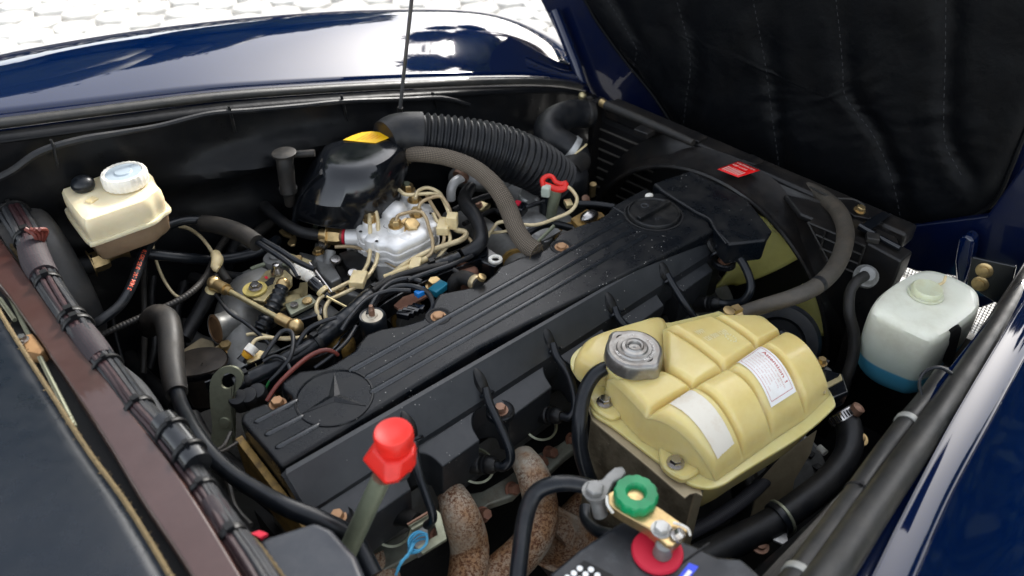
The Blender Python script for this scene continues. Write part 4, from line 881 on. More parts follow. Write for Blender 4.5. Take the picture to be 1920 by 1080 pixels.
# stained bracket plate under the tank
bk = thing('tank_bracket', 'stained bare metal bracket plate below the coolant tank', 'bracket', P(1220, 900, -10))
a, b = P(1108, 775, -3.9), P(1312, 925, -3.9)
g = G().add([a, b, b+V((-.6, -1.2, -1)), a+V((-.6, -1.2, -1))], [(0, 1, 2, 3)])
q0, q1 = P(1112, 782, -4.6), P(1306, 930, -4.6)
obj('side_plate', G().slab([q0, q1, q1+V((0, .4, -22)), q0+V((0, .4, -22))], .35, (0, 1, 0)), bracket_m, bk, bevel=.1)
obj('top_flange', G().slab([P(x, y, -3.7) for x, y in ((1102, 762), (1126, 766), (1200, 815), (1262, 868), (1312, 912), (1318, 930), (1306, 924), (1294, 926), (1284, 934), (1200, 862), (1110, 788))], .35), bracket_l, bk, bevel=.08)
e_ = P(1306, 926, -4.2); obj('front_edge', G().slab([e_+V((-.3, 0, 0)), e_+V((1.3, -.2, 0)), e_+V((1.3, -.2, -22)), e_+V((-.3, 0, -22))], .3, (0, 1, 0)), bracket_l, bk, bevel=.08)
obj('brace', G().slab([P(1470, 850, -9), P(1532, 806, -9), P(1520, 850, -12), P(1490, 900, -16), P(1478, 960, -22), P(1405, 985, -22), P(1425, 900, -16)], .5, (0, .3, -1)), bracket_l, bk, bevel=.1)
# coolant outlet hoses
t = thing('heater_return_hose', 'brown grey textile coolant hose sweeping from the tank past the fan shroud', 'hose', P(1390, 590, -1))
pp = Path([(1372, 596, -1, 27), (1400, 584, -.5, 28), (1440, 571, 1, 29), (1490, 556, 2.5, 31), (1530, 537, 3, 32), (1562, 507, 3, 33), (1580, 470, 3, 33), (1585, 435, 2.5, 32), (1574, 400, 2, 31), (1550, 375, 1, 30), (1520, 358, 0, 29), (1485, 347, -1, 27)], step=.3)
obj('hose', G().tube(pp, 20, rib=(.32, .012)), hose_rib, t); band(pp, .015, 1.1, .12, brass, t, 'hose_clamp')
obj('clamp_screw', G().lathe(P(1366, 584, .6), (0, -.2, 1), [(0, .85), (.3, .85), (.35, .3)], 16), brass, t)
band(pp, .27, .9, .02, rubber, t, 'black_mark', screw=False)
# ================================================================== radiator, shroud and fan
rd = thing('radiator', 'black radiator with finned core behind the fan shroud', 'radiator', (121, 68, -20))
core = M('radiator_core', (.010, .010, .011), .5, bump=(900, .4))
obj('core', G().box((122, 68, -26), (3, 66, 52)), core, rd)
obj('top_tank', G().box((121.5, 66.5, -.6), (4.6, 66, 3.4)), shroud_m, rd, bevel=.8, seg=4)
for i in range(15): obj('fin_row', G().box((120.3, 93.3, -5.5-i*2.4), (.35, 15.5, .3), M=Matrix.Rotation(math.radians(-2), 3, 'X')), M('fin_edge', (.13, .12, .105), .5, .2) if i == 0 else bpy.data.materials['fin_edge'], rd)
for y in range(86, 101, 1): pass
g = G()
for k in range(60): g.box((120.5, 85.8+k*.26, -22), (.12, .06, 36))
o = obj('fine_fins', g, shroud_m, rd); o['kind'] = 'stuff'
obj('side_frame', G().box((119.8, 101.6, -20), (3.4, 1.6, 42)), shroud_m, rd, bevel=.2)
for a, b in ((1210, 238), (1306, 252), (1412, 296)):
    obj('rubber_mount', G().slab([P(a-22, b+3, 1.6), P(a-2, b-8, 1.6), P(a+22, b+4, 1.6), P(a+4, b+13, 1.6)], 1.2), shroud_m, rd, bevel=.2)
obj('bleed_pipe', G().tube(Path([(1136, 197, 2, 18), (1200, 224, 2, 18), (1260, 250, 2, 16), (1300, 268, 2, 14)]), 12), rub_gray, rd); obj('amber_collar', G().cyl(P(1128, 192, 2), P(1138, 198, 2), .9, 12), brass, rd)
sh = thing('fan_shroud', 'black plastic fan shroud with round opening and red caution label', 'fan shroud', (115, 66, -10))
CY, CZ, CR = 65.5, -28.5, 29.3
def shr(u, v):
    a = 2*math.pi*u; dy, dz = math.cos(a), math.sin(a)
    # outer rectangle
    y0, y1, z0, z1 = 33.5, 101.0, -56, 1.2
    ks = []
    if dy > 1e-6: ks.append((min(y1, 84+0*dz)-CY)/dy if dz > 10 else (y1-CY)/dy)
    if dy < -1e-6: ks.append((y0-CY)/dy)
    if dz > 1e-6: ks.append((z1-CZ)/dz)
    if dz < -1e-6: ks.append((z0-CZ)/dz)
    k = min(ks); r = CR+(max(k, CR+.3)-CR)*v
    if dz > 0 and dy > .25 and v > 0: r = CR+(min(k, CR+4.5)-CR)*v          # left side stops close to the ring; bare radiator shows
    dx = -5.5*math.exp(-v*5)-2.2*math.exp(-v*1.2)
    return V((118.6+dx+.15*math.sin(u*60), CY+dy*r, CZ+dz*r))
obj('ring_plate', G().grid(shr, 160, 18), shroud_m, sh)
obj('collar', G().lathe((110.8, CY, CZ), (1, 0, 0), [(0, CR+.5), (0, CR-.1), (.4, CR-.2), (7, CR)], 120, cap0=False, cap1=False), shroud_m, sh)
obj('collar_lip', G().lathe((110.8, CY, CZ), (1, 0, 0), [(-.15, CR-.15), (-.3, CR+.25), (-.1, CR+.65), (.5, CR+.6)], 120, cap0=False, cap1=False), shroud_m, sh)
obj('collar_outer', G().lathe((110.8, CY, CZ), (1, 0, 0), [(0, CR+.5), (2.5, CR+.7), (5, CR+1.1), (7, CR+1.8)], 120, cap0=False, cap1=False), shroud_m, sh)
# right-hand box with grid ribs
g = G().slab([P(a, b, .8) for a, b in ((1470, 362), (1560, 385), (1612, 395), (1680, 440), (1692, 470), (1690, 486), (1622, 458), (1560, 425), (1500, 400))], 1.2); obj('corner_housing', g, shroud_m, sh, bevel=.4)
gb = [PX(a, b, 110.8) for a, b in ((1515, 417), (1620, 462), (1604, 512), (1560, 505), (1545, 490))]
obj('rib_panel', G().slab(gb, 2, (1, 0, 0)), shroud_m, sh)
for (a, b), (c_, d_) in (((1515, 417), (1622, 462)), ((1530, 440), (1616, 478)), ((1541, 466), (1610, 495)), ((1550, 488), (1604, 512)), ((1515, 417), (1562, 505)), ((1548, 432), (1538, 470)), ((1572, 443), (1560, 490)), ((1597, 453), (1583, 505)), ((1622, 462), (1604, 512))):
    p_, q_ = PX(a, b, 110.4), PX(c_, d_, 110.4); obj('grid_rib', G().cyl(p_, q_, .2, 6), rub_gray, sh)
g = G().slab([PX(a, b, 111.5) for a, b in ((1624, 455), (1690, 490), (1680, 520), (1660, 560), (1640, 640), (1590, 720), (1560, 700), (1590, 600), (1600, 520))], 4, (1, 0, 0)); obj('side_box', g, shroud_m, sh, bevel=.4)
obj('latch', G().slab([P(a, b, 2) for a, b in ((1612, 420), (1655, 395), (1672, 400), (1628, 432))], .8), gloss, sh, bevel=.2)
obj('latch', G().cyl(P(1612, 424, 2), P(1640, 440, 2), .6, 10), gloss, sh); obj('latch', G().cyl(P(1650, 446, 2), P(1688, 466, 2), .5, 10), gloss, sh)
obj('latch', G().box(P(1636, 446, 2), (2, 2, 1), 30), rub_gray, sh, bevel=.2)
obj('gold_bolt', G().hexa(P(1612, 394, 1.8), (0, -.2, 1), .75, .8), brass, sh)
obj('bolt_tab', G().slab([P(a, b, 1.4) for a, b in ((1560, 372), (1600, 376), (1628, 394), (1632, 410), (1600, 404))], .6), shroud_m, sh, bevel=.15)
obj('wire_clip', G().tube(Path([(1518, 350, 2, 4), (1560, 370, 2.4, 4), (1600, 374, 2.4, 4), (1622, 386, 2.2, 4)]), 6), rub_gray, sh)
# red caution label
lc = [P(a, b, z) for a, b, z in ((1347, 317, 2.8), (1373, 303, 2.9), (1423, 321, 2.6), (1385, 331, 2.5))]
LZ = 2.9
def rl(s, t): 
    A_ = P(1345, 318, LZ).lerp(P(1385, 303, LZ), t); B_ = P(1384, 333, LZ).lerp(P(1425, 320, LZ), t); return A_.lerp(B_, s)+V((0, 0, .03))
lo = obj('red_label', G().grid(rl, 4, 4), red_l, sh, solid=.06)
for k in range(8): obj('white_bar', G().grid(lambda s, t, k=k: rl(.10+k*.105+s*.055, .08+t*.36)+V((0, 0, .14)), 1, 1), pink_i, lo)
for k, tx in enumerate(('CAUTION FAN', 'KEEP CLEAR')): obj('print', text_geom(tx, .13, lambda x, y, z, k=k: rl(.08+x*.95, .80-k*.2+y)+V((0, 0, .14)), bold=.004), pink_i, lo)
# fan
fn_ = thing('cooling_fan', 'olive yellow plastic radiator fan inside the shroud', 'fan', (112, CY, CZ))
obj('hub', G().lathe((110, CY, CZ), (1, 0, 0), [(-5, 4), (-4.8, 6), (-.2, 6.2), (0, 8.8), (3.4, 9), (3.6, 5)], 40), alu_dk, fn_)
tips = [(1485, 455), (1540, 575)]
def ang(px, py): q = PX(px, py, 112); return math.atan2(q.z-CZ, q.y-CY)
a0 = math.radians(113); a1 = ang(1540, 590)
stepa = math.radians(36)
for ad in (119, 154, 190, 227, 265, 303, 335):
    ac = math.radians(ad)
    def bl_(u, v, ac=ac):
        r = 8.5+18.8*u; hw = .12+.11*u; a = ac+(v-.5)*2*hw+.22*(1-u); ch = (v-.5); x = 113.0+ch*(6.0-2*u)+1.2*math.sin(v*3.1)
        if u > .9: a += 0
        return V((x, CY+r*math.cos(a), CZ+r*math.sin(a)))
    obj('blade', G().grid(bl_, 12, 10), fan_m, fn_, solid=.3)
pu = thing('water_pump_pulley', 'round black pulley between the fan and the coolant tank', 'pulley', P(1460, 605, -8))
obj('wheel', G().lathe(P(1462, 640, -14), (-.8, -.25, .5), [(0, 6.2), (.6, 6.6), (1.4, 5.9), (2.2, 6.5), (2.7, 6.2), (2.8, 4.4), (1.6, 3.8), (1.5, .5)], 40), rub_smooth, pu)
# lower hose at the shroud corner
t = thing('shroud_side_hose', 'thin brownish hose hanging from a round fitting on the shroud corner', 'hose', P(1612, 520, 0))
obj('hose', G().tube(Path([(1622, 517, 0, 20), (1606, 528, 0, 20), (1594, 548, -1, 20), (1592, 585, -3, 21), (1601, 625, -6, 22), (1600, 665, -9, 22), (1588, 705, -12, 21), (1580, 740, -15, 20)]), 14), rub_gray, t)
obj('round_fitting', G().lathe(P(1622, 520, -1.5), (-.5, -.3, 1), [(0, 1.9), (.7, 1.9), (.9, 1.5), (1.5, 1.2), (1.6, .4)], 24), alu_dk, t)
# ================================================================== washer tank
wt = thing('washer_tank', 'white translucent washer tank with blue fluid at the bottom', 'washer tank', P(1700, 640, -6))
wtop = [(1712, 512), (1748, 507), (1790, 520), (1828, 541), (1838, 560), (1832, 585), (1800, 612), (1768, 634), (1742, 640), (1700, 622), (1652, 598), (1634, 584), (1638, 566), (1662, 542)]
wbot = [(1712, 570), (1760, 560), (1800, 575), (1815, 600), (1806, 640), (1790, 665), (1765, 690), (1735, 728), (1704, 738), (1680, 733), (1640, 716), (1614, 694), (1609, 672), (1640, 620)]
def wring(k, s=1., dz=0, n=64):
    a = ringpx(wtop, 0, n); b = ringpx(wbot, -13.5, n); r = [p.lerp(q, k) for p, q in zip(a, b)]; c = sum(r, V())/n; return [c+(p-c)*s+V((0, 0, dz)) for p in r]
def wrb(k):
    return wring(k, 1+.05*math.sin(k*math.pi))
rs = [wring(1, .86, -.8), wring(1, .95, -.5), wring(1, .995, .3)]+[wrb(1-i/12) for i in range(1, 11)]+[wring(.06, 1.0, -.1), wring(0, .975, -.15), wring(0, .92, .35), wring(0, .8, .55), wring(0, .55, .6), wring(0, .25, .62)]
obj('tank_shell', G().rings(rs, fan=True), washer_m, wt)
q = P(1735, 551, 0.7)
cp = obj('filler_cap', G().lathe(q, (0, 0, 1), [(0, 2.55), (.25, 2.5), (.3, 2.2), (1.0, 2.2), (1.25, 2.0), (1.2, 1.75), (1.1, .2)], 40), M('pale_cap_plastic', (.62, .64, .46), .35, sss=(.4, (.012, .012, .006), 1.), dirt=((.5, .42, .2), .4, 60)), wt)
obj('cap_strap', G().tube(Path([(1752, 536, 1.4, 5), (1768, 530, 1.2, 6), (1773, 518, 1.6, 5)]), 6), clip_m, wt)
h0 = [P(a, b, z) for a, b, z in ((1765, 672, -10.5), (1768, 640, -6), (1778, 620, -3.4), (1800, 606, -1.8), (1802, 614, -4), (1792, 650, -9), (1782, 690, -13))]
h0 = [P(a, b, z+3.6) for a, b, z in ((1765, 672, -10.5), (1768, 640, -6), (1778, 620, -3.4), (1796, 608, -1.8), (1799, 618, -4), (1790, 650, -9), (1780, 686, -13))]; cn = sum(h0, V())/len(h0); nrm = V((.0, -1, .12))
obj('handle_recess', G().rings([[p+nrm*.0 for p in closed(h0, 30)], [cn+(p-cn)*.9+nrm*.35 for p in closed(h0, 30)]], cap0=True, cap1=True), dark, wt)
# ================================================================== near side rails, pipes and hoses
t = thing('fender_seal', 'long grey rubber sealing rail along the near fender edge', 'rubber seal', P(1700, 870, 3))
pp = Path([(*P(a, b, z), w_) for a, b, z, w_ in ((1340, 1330, 4.6, 4.3), (1530, 1110, 4.2, 4.0), (1640, 950, 3.6, 3.7), (1745, 800, 2.6, 3.4), (1840, 660, 1.8, 3.2), (1915, 545, 1.0, 3.0), (1980, 440, .4, 3.0))], world=True, step=.5)
obj('seal', G().tube(pp, 20, flat=.85), rub_seal, t)
obj('seal_lip', G().tube(Path([(*(p+V((-1.2, 1.3, -.5))), .8) for p in pp.c], world=True), 8), rubber, t)
for i, (dx, z, dd, lab, pts) in enumerate(((0, 0, 46, 'thicker grey pipe, outer of two beside the near seal', [(1770, 700, 1, 34), (1735, 752, 1, 38), (1700, 795, 1.5, 40), (1650, 862, 1.5, 42), (1590, 950, 2, 48), (1530, 1035, 2.5, 54), (1470, 1120, 3, 60)]), (0, 0, 40, 'darker grey pipe wedged against the near rubber seal', [(1800, 690, 0, 28), (1765, 745, 0, 30), (1730, 792, 0, 32), (1680, 866, .5, 34), (1625, 950, 1, 38), (1570, 1035, 1, 42), (1520, 1110, 1, 44)]))):
    t = thing('refrigerant_pipe', lab, 'pipe', P(*pts[3][:3]), 'grey pipes along the near fender'); pp = Path(pts, step=.6); obj('pipe', G().tube(pp, 18), rub_seal if i == 0 else rub_gray, t)
    for u in ((.28, .93) if i == 0 else (.28,)): band(pp, u, .9, .15, M('grey_band%d' % i, (.34, .34, .31), .5, .3) if 'grey_band%d' % i not in bpy.data.materials else bpy.data.materials['grey_band%d' % i], t, 'hose_clamp', screw=False)
    if i == 0: band(pp, .60, .4, .1, dark, t, 'cable_tie')
t = thing('looped_strap', 'black wire loop above the pipe end near the washer tank', 'cable', P(1740, 705, 2))
obj('loop', G().tube(Path([(1728, 742, 2, 7), (1724, 715, 3, 7), (1738, 694, 3.5, 7), (1762, 689, 3.5, 7), (1784, 700, 3, 7)]), 8), rub_smooth, t)
# big lower coolant hose
t = thing('lower_radiator_hose', 'thick black coolant hose running from below the tank to the bottom edge', 'hose', P(1450, 980, -12))
pp = Path([(1575, 770, -8, 46), (1592, 800, -9, 48), (1590, 850, -10, 50), (1555, 900, -11, 52), (1500, 945, -12, 54), (1440, 985, -13, 56), (1380, 1015, -14, 58), (1300, 1055, -15, 60)], step=.6)
obj('hose', G().tube(pp, 24), rub_gray if False else rubber, t)
cl_ = band(pp, .025, 1.3, .16, steel, t, 'worm_clamp', screw=False)
p_, d_, r_ = pp.at(.025); g = G(); x_, y_, _ = frame(d_)
for k in range(30): a_ = 2*math.pi*k/30; g.box(p_+x_*(r_+.37)*math.cos(a_)+y_*(r_+.37)*math.sin(a_), (.14, .14, .9), M=Matrix((x_*math.cos(a_)+y_*math.sin(a_), y_*math.cos(a_)-x_*math.sin(a_), d_)).transposed())
obj('clamp_slots', g, dark, cl_)
obj('clamp_screw', G().lathe(P(1602, 772, -7), (.3, -.3, 1), [(0, .9), (1, .9), (1.2, .5)], 14), copper, t)
cb = band(pp, .62, 1.0, .3, rub_smooth, t, 'ring_clamp', screw=False); band(pp, .605, .45, .4, zinc_g, t, 'clamp_band', screw=False)
obj('clamp_ear', G().slab([P(a, b, -13) for a, b in ((1448, 978), (1462, 988), (1476, 1000), (1478, 1014), (1468, 1020), (1450, 1012), (1444, 996))], .4), alu, t, bevel=.1)
for a, b, z in ((1424, 1022, -14), (1610, 822, -9)):
    q = P(a, b, z); tag(obj('panel_bolt', G().lathe(q, (0, -.2, 1), [(0, 1.3), (.15, 1.25), (.2, .8), (.6, .75), (.7, .5)], 20), brass if a > 1500 else copper), 'corroded bolt on the inner wing %s' % ('below the ring clamp' if a < 1500 else 'beside the worm clamp'), 'bolt')
t = thing('braided_line', 'thin black braided line passing under the coolant tank', 'hose', P(1380, 960, -16))
obj('line', G().tube(Path([(1270, 1010, -16, 28), (1330, 980, -16, 28), (1390, 940, -16, 27), (1440, 895, -17, 26), (1480, 850, -18, 25)]), 16), braid_d, t)
# sensor plug by the tank corner
t = thing('level_sensor_plug', 'black sensor plug with a zinc clip at the right corner of the coolant tank', 'sensor', P(1560, 710, -4))
obj('plug', G().slab([P(a, b, -3) for a, b in ((1545, 690), (1580, 700), (1592, 735), (1560, 748), (1545, 720))], 2.6), gloss, t, bevel=.3)
obj('zinc_clip', G().slab([P(a, b, -1.5) for a, b in ((1540, 722), (1572, 706), (1576, 700), (1580, 712), (1550, 728), (1548, 738), (1540, 736))], .3), zinc, t, bevel=.05)
sp = Path([(1508, 672, -4, 34), (1530, 690, -4.5, 34), (1548, 706, -5, 34)]); obj('elbow', G().tube(sp, 16), rub_smooth, t); band(sp, .6, 1.2, .12, steel, t, 'hose_clamp')
obj('elbow_top', G().tube(Path([(1462, 630, -5, 30), (1490, 650, -5, 32), (1510, 675, -5, 32)]), 16), rub_smooth, t)
obj('screw', G().hexa(P(1540, 680, -2.5), (0, 0, 1), .6, .8), brass, t)
# small stuff under the tank
al = thing('alternator', 'dark alternator with slotted rear face under the tank corner', 'alternator', P(1490, 880, -22))
obj('housing', G().lathe(P(1480, 885, -26), (-.3, -.6, .7), [(-6, 6.5), (0, 6.5), (.8, 5.8), (1.2, 2)], 30), alu_dk, al)
for k in range(12):
    a = k*math.pi/6; q = P(1480, 885, -26); x, y, z = frame(V((-.3, -.6, .7))); obj('slot', G().box(q+z*1.0+x*(4.2*math.cos(a))+y*(4.2*math.sin(a)), (1.2, 1.2, .5), 0), dark, al)
obj('white_terminal', G().cyl(P(1535, 838, -14), P(1548, 850, -14), .5, 10), white_m, al)
# ------------------------------------------------------------------ battery and terminal
bt = thing('battery', 'black car battery corner with red washer and white dots at the bottom edge', 'battery', P(1250, 1080, 2))
top_ = [P(a, b, 3) for a, b in ((1030, 1075), (1085, 1030), (1165, 975), (1205, 985), (1300, 1020), (1345, 1042), (1390, 1045), (1450, 1100), (1500, 1200), (1150, 1300), (1020, 1180))]
obj('case', G().slab(top_, 16), batt, bt, bevel=.5, seg=3)
obj('lid_groove', G().tube(Path([(1212, 1105, 3.02, 5), (1330, 1018, 3.02, 5)]), 6), dark, bt)
dotm = M('dot_white', (.85, .85, .83), .4)
obj('label_patch', G().slab([P(a, b, 3.06) for a, b in ((1045, 1095), (1095, 1050), (1150, 1078), (1110, 1130))], .03), dark, bt)
for a, b in ((1087, 1066), (1108, 1068), (1076, 1075), (1098, 1077), (1064, 1083), (1086, 1086), (1120, 1079)):
    obj('white_dot', G().lathe(P(a, b, 3.1), (0, 0, 1), [(0, .31), (.04, .31)], 20), dotm, bt)
obj('blue_sticker', G().slab([P(a, b, 3.1) for a, b in ((1292, 1055), (1310, 1062), (1285, 1095), (1265, 1090))], .05), blue_st, bt)
obj('sticker_print', G().slab([P(a, b, 3.14) for a, b in ((1291, 1068), (1298, 1072), (1284, 1090), (1276, 1086))], .02), paper, bt)
rw = P(1234, 1026, 4); obj('red_washer', G().lathe(rw+V((0, 0, -1)), (0, 0, 1), [(0, 2.6), (.3, 2.65), (.55, 2.5), (.6, 1.2), (.5, .5)], 44), redd, bt)
tm = thing('battery_terminal', 'brass battery terminal with a green ribbed knob', 'battery terminal', P(1210, 960, 6))
kk = P(1193, 922, 7.2); rk = cm(kk, 41)
obj('green_knob', G().lathe(kk+V((0, 0, -1.3)), (0, 0, 1), [(0, rk*.95), (.2, rk), (1.1, rk), (1.35, rk*.93), (1.38, rk*.50), (1.2, rk*.42), (.6, rk*.36)], 60, cap1=False, wob=lambda j: 1.02 if j % 5 < 3 else .975), green_m, tm)
obj('knob_insert', G().lathe(kk+V((0, 0, -.8)), (0, 0, 1), [(0, rk*.42), (.1, rk*.40)], 20), brass, tm)
obj('terminal_body', G().slab([P(a, b, 6) for a, b in ((1140, 925), (1152, 918), (1205, 950), (1232, 948), (1285, 985), (1290, 996), (1262, 1024), (1250, 1022), (1215, 990), (1165, 962), (1140, 945))], 1.4), brass, tm, bevel=.15, seg=3)
obj('clamp_bolt', G().hexa(P(1240, 992, 6.1), (0, 0, 1), .8, .6), alu, tm); obj('clamp_bolt', G().hexa(P(1268, 1004, 6), (.5, -.4, .7), .6, .8), steel, tm)
obj('terminal_post', G().lathe(P(1243, 1032, 4.2), (0, 0, 1), [(-.5, 1.0), (1.1, .85), (1.3, .6)], 24), alu_dk, tm)
obj('white_tag', G().tube(Path([(1262, 980, 6.4, 6), (1276, 984, 6.4, 6), (1290, 992, 6.4, 6), (1294, 1004, 6, 5)]), 6), white_m, tm)
obj('white_edge', G().tube(Path([(1138, 930, 6.2, 6), (1139, 946, 6, 6), (1150, 962, 5.6, 6)]), 6), white_m, tm)
cbm = thing('battery_cable', 'thick black battery cable with grey clamp arching over the manifold', 'cable', P(1100, 910, 5))
obj('cable', G().tube(Path([(968, 1110, 1, 33), (974, 1050, 2, 33), (984, 975, 3, 33), (1000, 930, 4, 33), (1030, 910, 5, 32), (1070, 906, 5, 31), (1110, 914, 5, 30)], step=.4), 22), rub_smooth, cbm)
obj('grey_clamp', G().slab([P(a, b, 6.2) for a, b in ((1096, 912), (1112, 900), (1128, 898), (1140, 885), (1152, 875), (1168, 873), (1175, 884), (1166, 896), (1150, 904), (1142, 922), (1132, 935), (1118, 938), (1100, 928))], 1.1), alu_dk, cbm, bevel=.25, seg=3)
obj('clamp_nut', G().hexa(P(1115, 920, 6.2), (0, 0, 1), 1.0, .7), alu_dk, cbm); obj('clamp_stem', G().cyl(P(1118, 935, 5), P(1126, 965, 3), .8, 12), alu_dk, cbm)
tag(obj('ground_cable', G().tube(Path([(1098, 950, -2, 24), (1100, 975, -2, 24), (1120, 995, -1, 24), (1150, 1003, 0, 24), (1200, 1010, 0, 24)]), 16), rub_smooth), 'short black cable ducking under the battery edge', 'cable')
tag(obj('lower_lead', G().tube(Path([(1108, 720, -14, 14), (1100, 800, -16, 16), (1120, 880, -18, 18), (1150, 930, -18, 18)]), 10), rub_smooth), 'thin black lead dropping behind the coolant tank bracket', 'cable')
# ================================================================== air filter housing and duct
ab = thing('air_intake_housing', 'glossy black air intake housing with a yellow label on top', 'air intake', P(655, 400, -8))
R0 = [(552, 398), (556, 372), (575, 350), (610, 340), (660, 335), (705, 345), (735, 362), (745, 385), (735, 408), (700, 422), (650, 428), (600, 422), (565, 412)]
R1 = [(556, 392), (560, 350), (575, 320), (600, 300), (640, 290), (690, 292), (735, 300), (760, 315), (758, 350), (735, 385), (700, 405), (650, 412), (590, 408)]
R2 = [(568, 360), (572, 330), (588, 300), (606, 280), (640, 270), (690, 268), (740, 272), (766, 290), (764, 320), (742, 350), (700, 378), (640, 388), (590, 382)]
R3 = [(592, 325), (594, 305), (602, 284), (616, 270), (650, 262), (695, 258), (738, 262), (758, 278), (752, 300), (722, 325), (690, 340), (650, 345), (615, 340)]
R4 = [(606, 300), (606, 290), (612, 277), (630, 267), (660, 259), (700, 254), (734, 259), (745, 275), (735, 292), (710, 308), (680, 318), (650, 320), (620, 314)]
obj('housing', G().rings([ringpx(R0, -5, 60, .93), ringpx(R0, -4, 60, .97), ringpx(R0, -1, 60), ringpx(R0, -0.6, 60, 1.02), ringpx(R0, -0.2, 60, 1.0), ringpx(R1, 1.5, 60), ringpx(R2, 5, 60), ringpx(R3, 8.5, 60), ringpx(R4, 10, 60), ringpx(R4, 10, 60, .8, .25), ringpx(R4, 10, 60, .4, .3)], fan=True), gloss, ab)
obj('lower_seam', G().rings([ringpx(R0, -1.2, 60, 1.0), ringpx(R0, -1, 60, 1.035), ringpx(R0, -0.6, 60, 1.035), ringpx(R0, -0.5, 60, 1.0)], cap0=False, cap1=False), gloss, ab)
obj('lower_seam', G().rings([ringpx(R0, -4.2, 60, .96), ringpx(R0, -4, 60, 1.0), ringpx(R0, -3.7, 60, .96)], cap0=False, cap1=False), gloss, ab)
obj('yellow_label', G().slab([P(a, b, 10.42) for a, b in ((643, 262), (660, 254), (678, 248), (697, 246), (718, 248), (734, 256), (722, 261), (704, 268), (672, 265))], .1), yellow_m, ab, bevel=.03)
for k in range(5):
    obj('print', G().slab([P(a, b, 10.46) for a, b in ((668+k*9, 262-k*.6), (690+k*6, 250+k*1.0), (691+k*6, 250.7+k*1.0), (669.5+k*9, 262.4-k*.6))], .02), orange_i, ab)
obj('strap', G().tube(Path([(603, 322, 9.2, 20), (582, 345, 6.5, 22), (562, 378, 2.5, 26), (553, 420, -2, 28), (556, 440, -5, 28)]), 10, flat=.4), gloss, ab)
for i, (a, b, tx) in enumerate(((632, 318, 'M 60 40 30'), (668, 312, 'Made in EU'))):
    dx = (P(a+18, b-30, 9)-P(a, b, 9)).normalized(); dy = V((-dx.y, dx.x, 0)); o0 = P(a, b, 8.95)
    obj('embossed_text', text_geom(tx, .75, lambda x, y, z: o0+dx*x*.8+dy*y+V((0, 0, .45)), bold=.005), mould, ab)
dc = thing('intake_duct', 'large ribbed black air duct curving from the intake housing to the radiator', 'air duct', P(880, 275, 8))
pp = Path([(722, 262, 9.5, 62), (745, 254, 9.5, 72), (785, 254, 9, 78), (830, 260, 8, 84), (880, 270, 6.6, 90), (930, 282, 4.8, 94), (975, 298, 2.6, 94), (1015, 318, -.5, 90), (1050, 345, -4.5, 84)], step=.22)
k_ = int(len(pp.pos)*.18)
obj('ribbed_duct', G().tube(Path([(*p, 2*r-.3) for p, r in zip(pp.pos[k_::6], pp.rad[k_::6])], world=True, step=.14), 32, rib=(1.12, .52)), rubber, dc)
obj('plain_cuff', G().tube(Path([(*p, 2*r+.9) for p, r in zip(pp.pos[:int(len(pp.pos)*.2):3], pp.rad[:int(len(pp.pos)*.2):3])], world=True, step=.8), 32), rubber, dc)
t = thing('vent_tee', 'grey rubber tee connector standing left of the intake housing', 'hose connector', P(535, 330, 6))
obj('stem', G().tube(Path([(533, 292, 10.5, 34), (535, 310, 9, 32), (538, 340, 6, 30), (541, 362, 4, 29)], lin=True), 18), rub_gray, t)
obj('rim', G().lathe(P(533, 290, 10.7), (0, 0, 1), [(0, 1.95), (.4, 2.0), (.5, 1.8)], 24), rub_gray, t)
obj('branch', G().tube(Path([(545, 290, 10, 14), (590, 287, 10.2, 14)]), 12), rub_gray, t)
obj('cuff', G().tube(Path([(540, 352, 4.5, 34), (541, 358, 3.8, 34)], lin=True), 18), rubber, t); obj('spout', G().tube(Path([(541, 362, 4, 22), (544, 382, 1.5, 20)], lin=True), 14), rub_gray, t)
# braided hose
t = thing('braided_breather_hose', 'thick tan textile braided hose arching over the engine to the cover', 'hose', P(930, 370, 2))
pp = Path([(768, 288, 7.5, 30), (800, 290, 8, 30), (840, 296, 8, 31), (885, 313, 7.5, 32), (918, 338, 6.5, 33), (940, 366, 5, 34), (955, 396, 3, 35), (968, 430, 1.5, 35), (985, 456, .5, 36), (1006, 472, 0, 36)], step=.35)
obj('hose', G().tube(pp, 26), braid_m, t)
for u, q in ((.0, 3), (.995, 2)):
    g = G(); p_, d_, r_ = pp.at(u); 
    for k in range(60): a_ = R.random()*6.28; x_, y_, _ = frame(d_); s_ = p_+(x_*math.cos(a_)+y_*math.sin(a_))*r_*R.uniform(.5, 1); g.cyl(s_, s_+V((R.gauss(0, .4), R.gauss(0, .4), R.gauss(0, .4))), .05, 3)
    obj('frayed_end', g, fibre, t)
obj('clamp', G().lathe(P(762, 286, 7.4), P(775, 288, 7.6)-P(762, 286, 7.4), [(0, 1.75), (.9, 1.8)], 20), rub_gray, t)
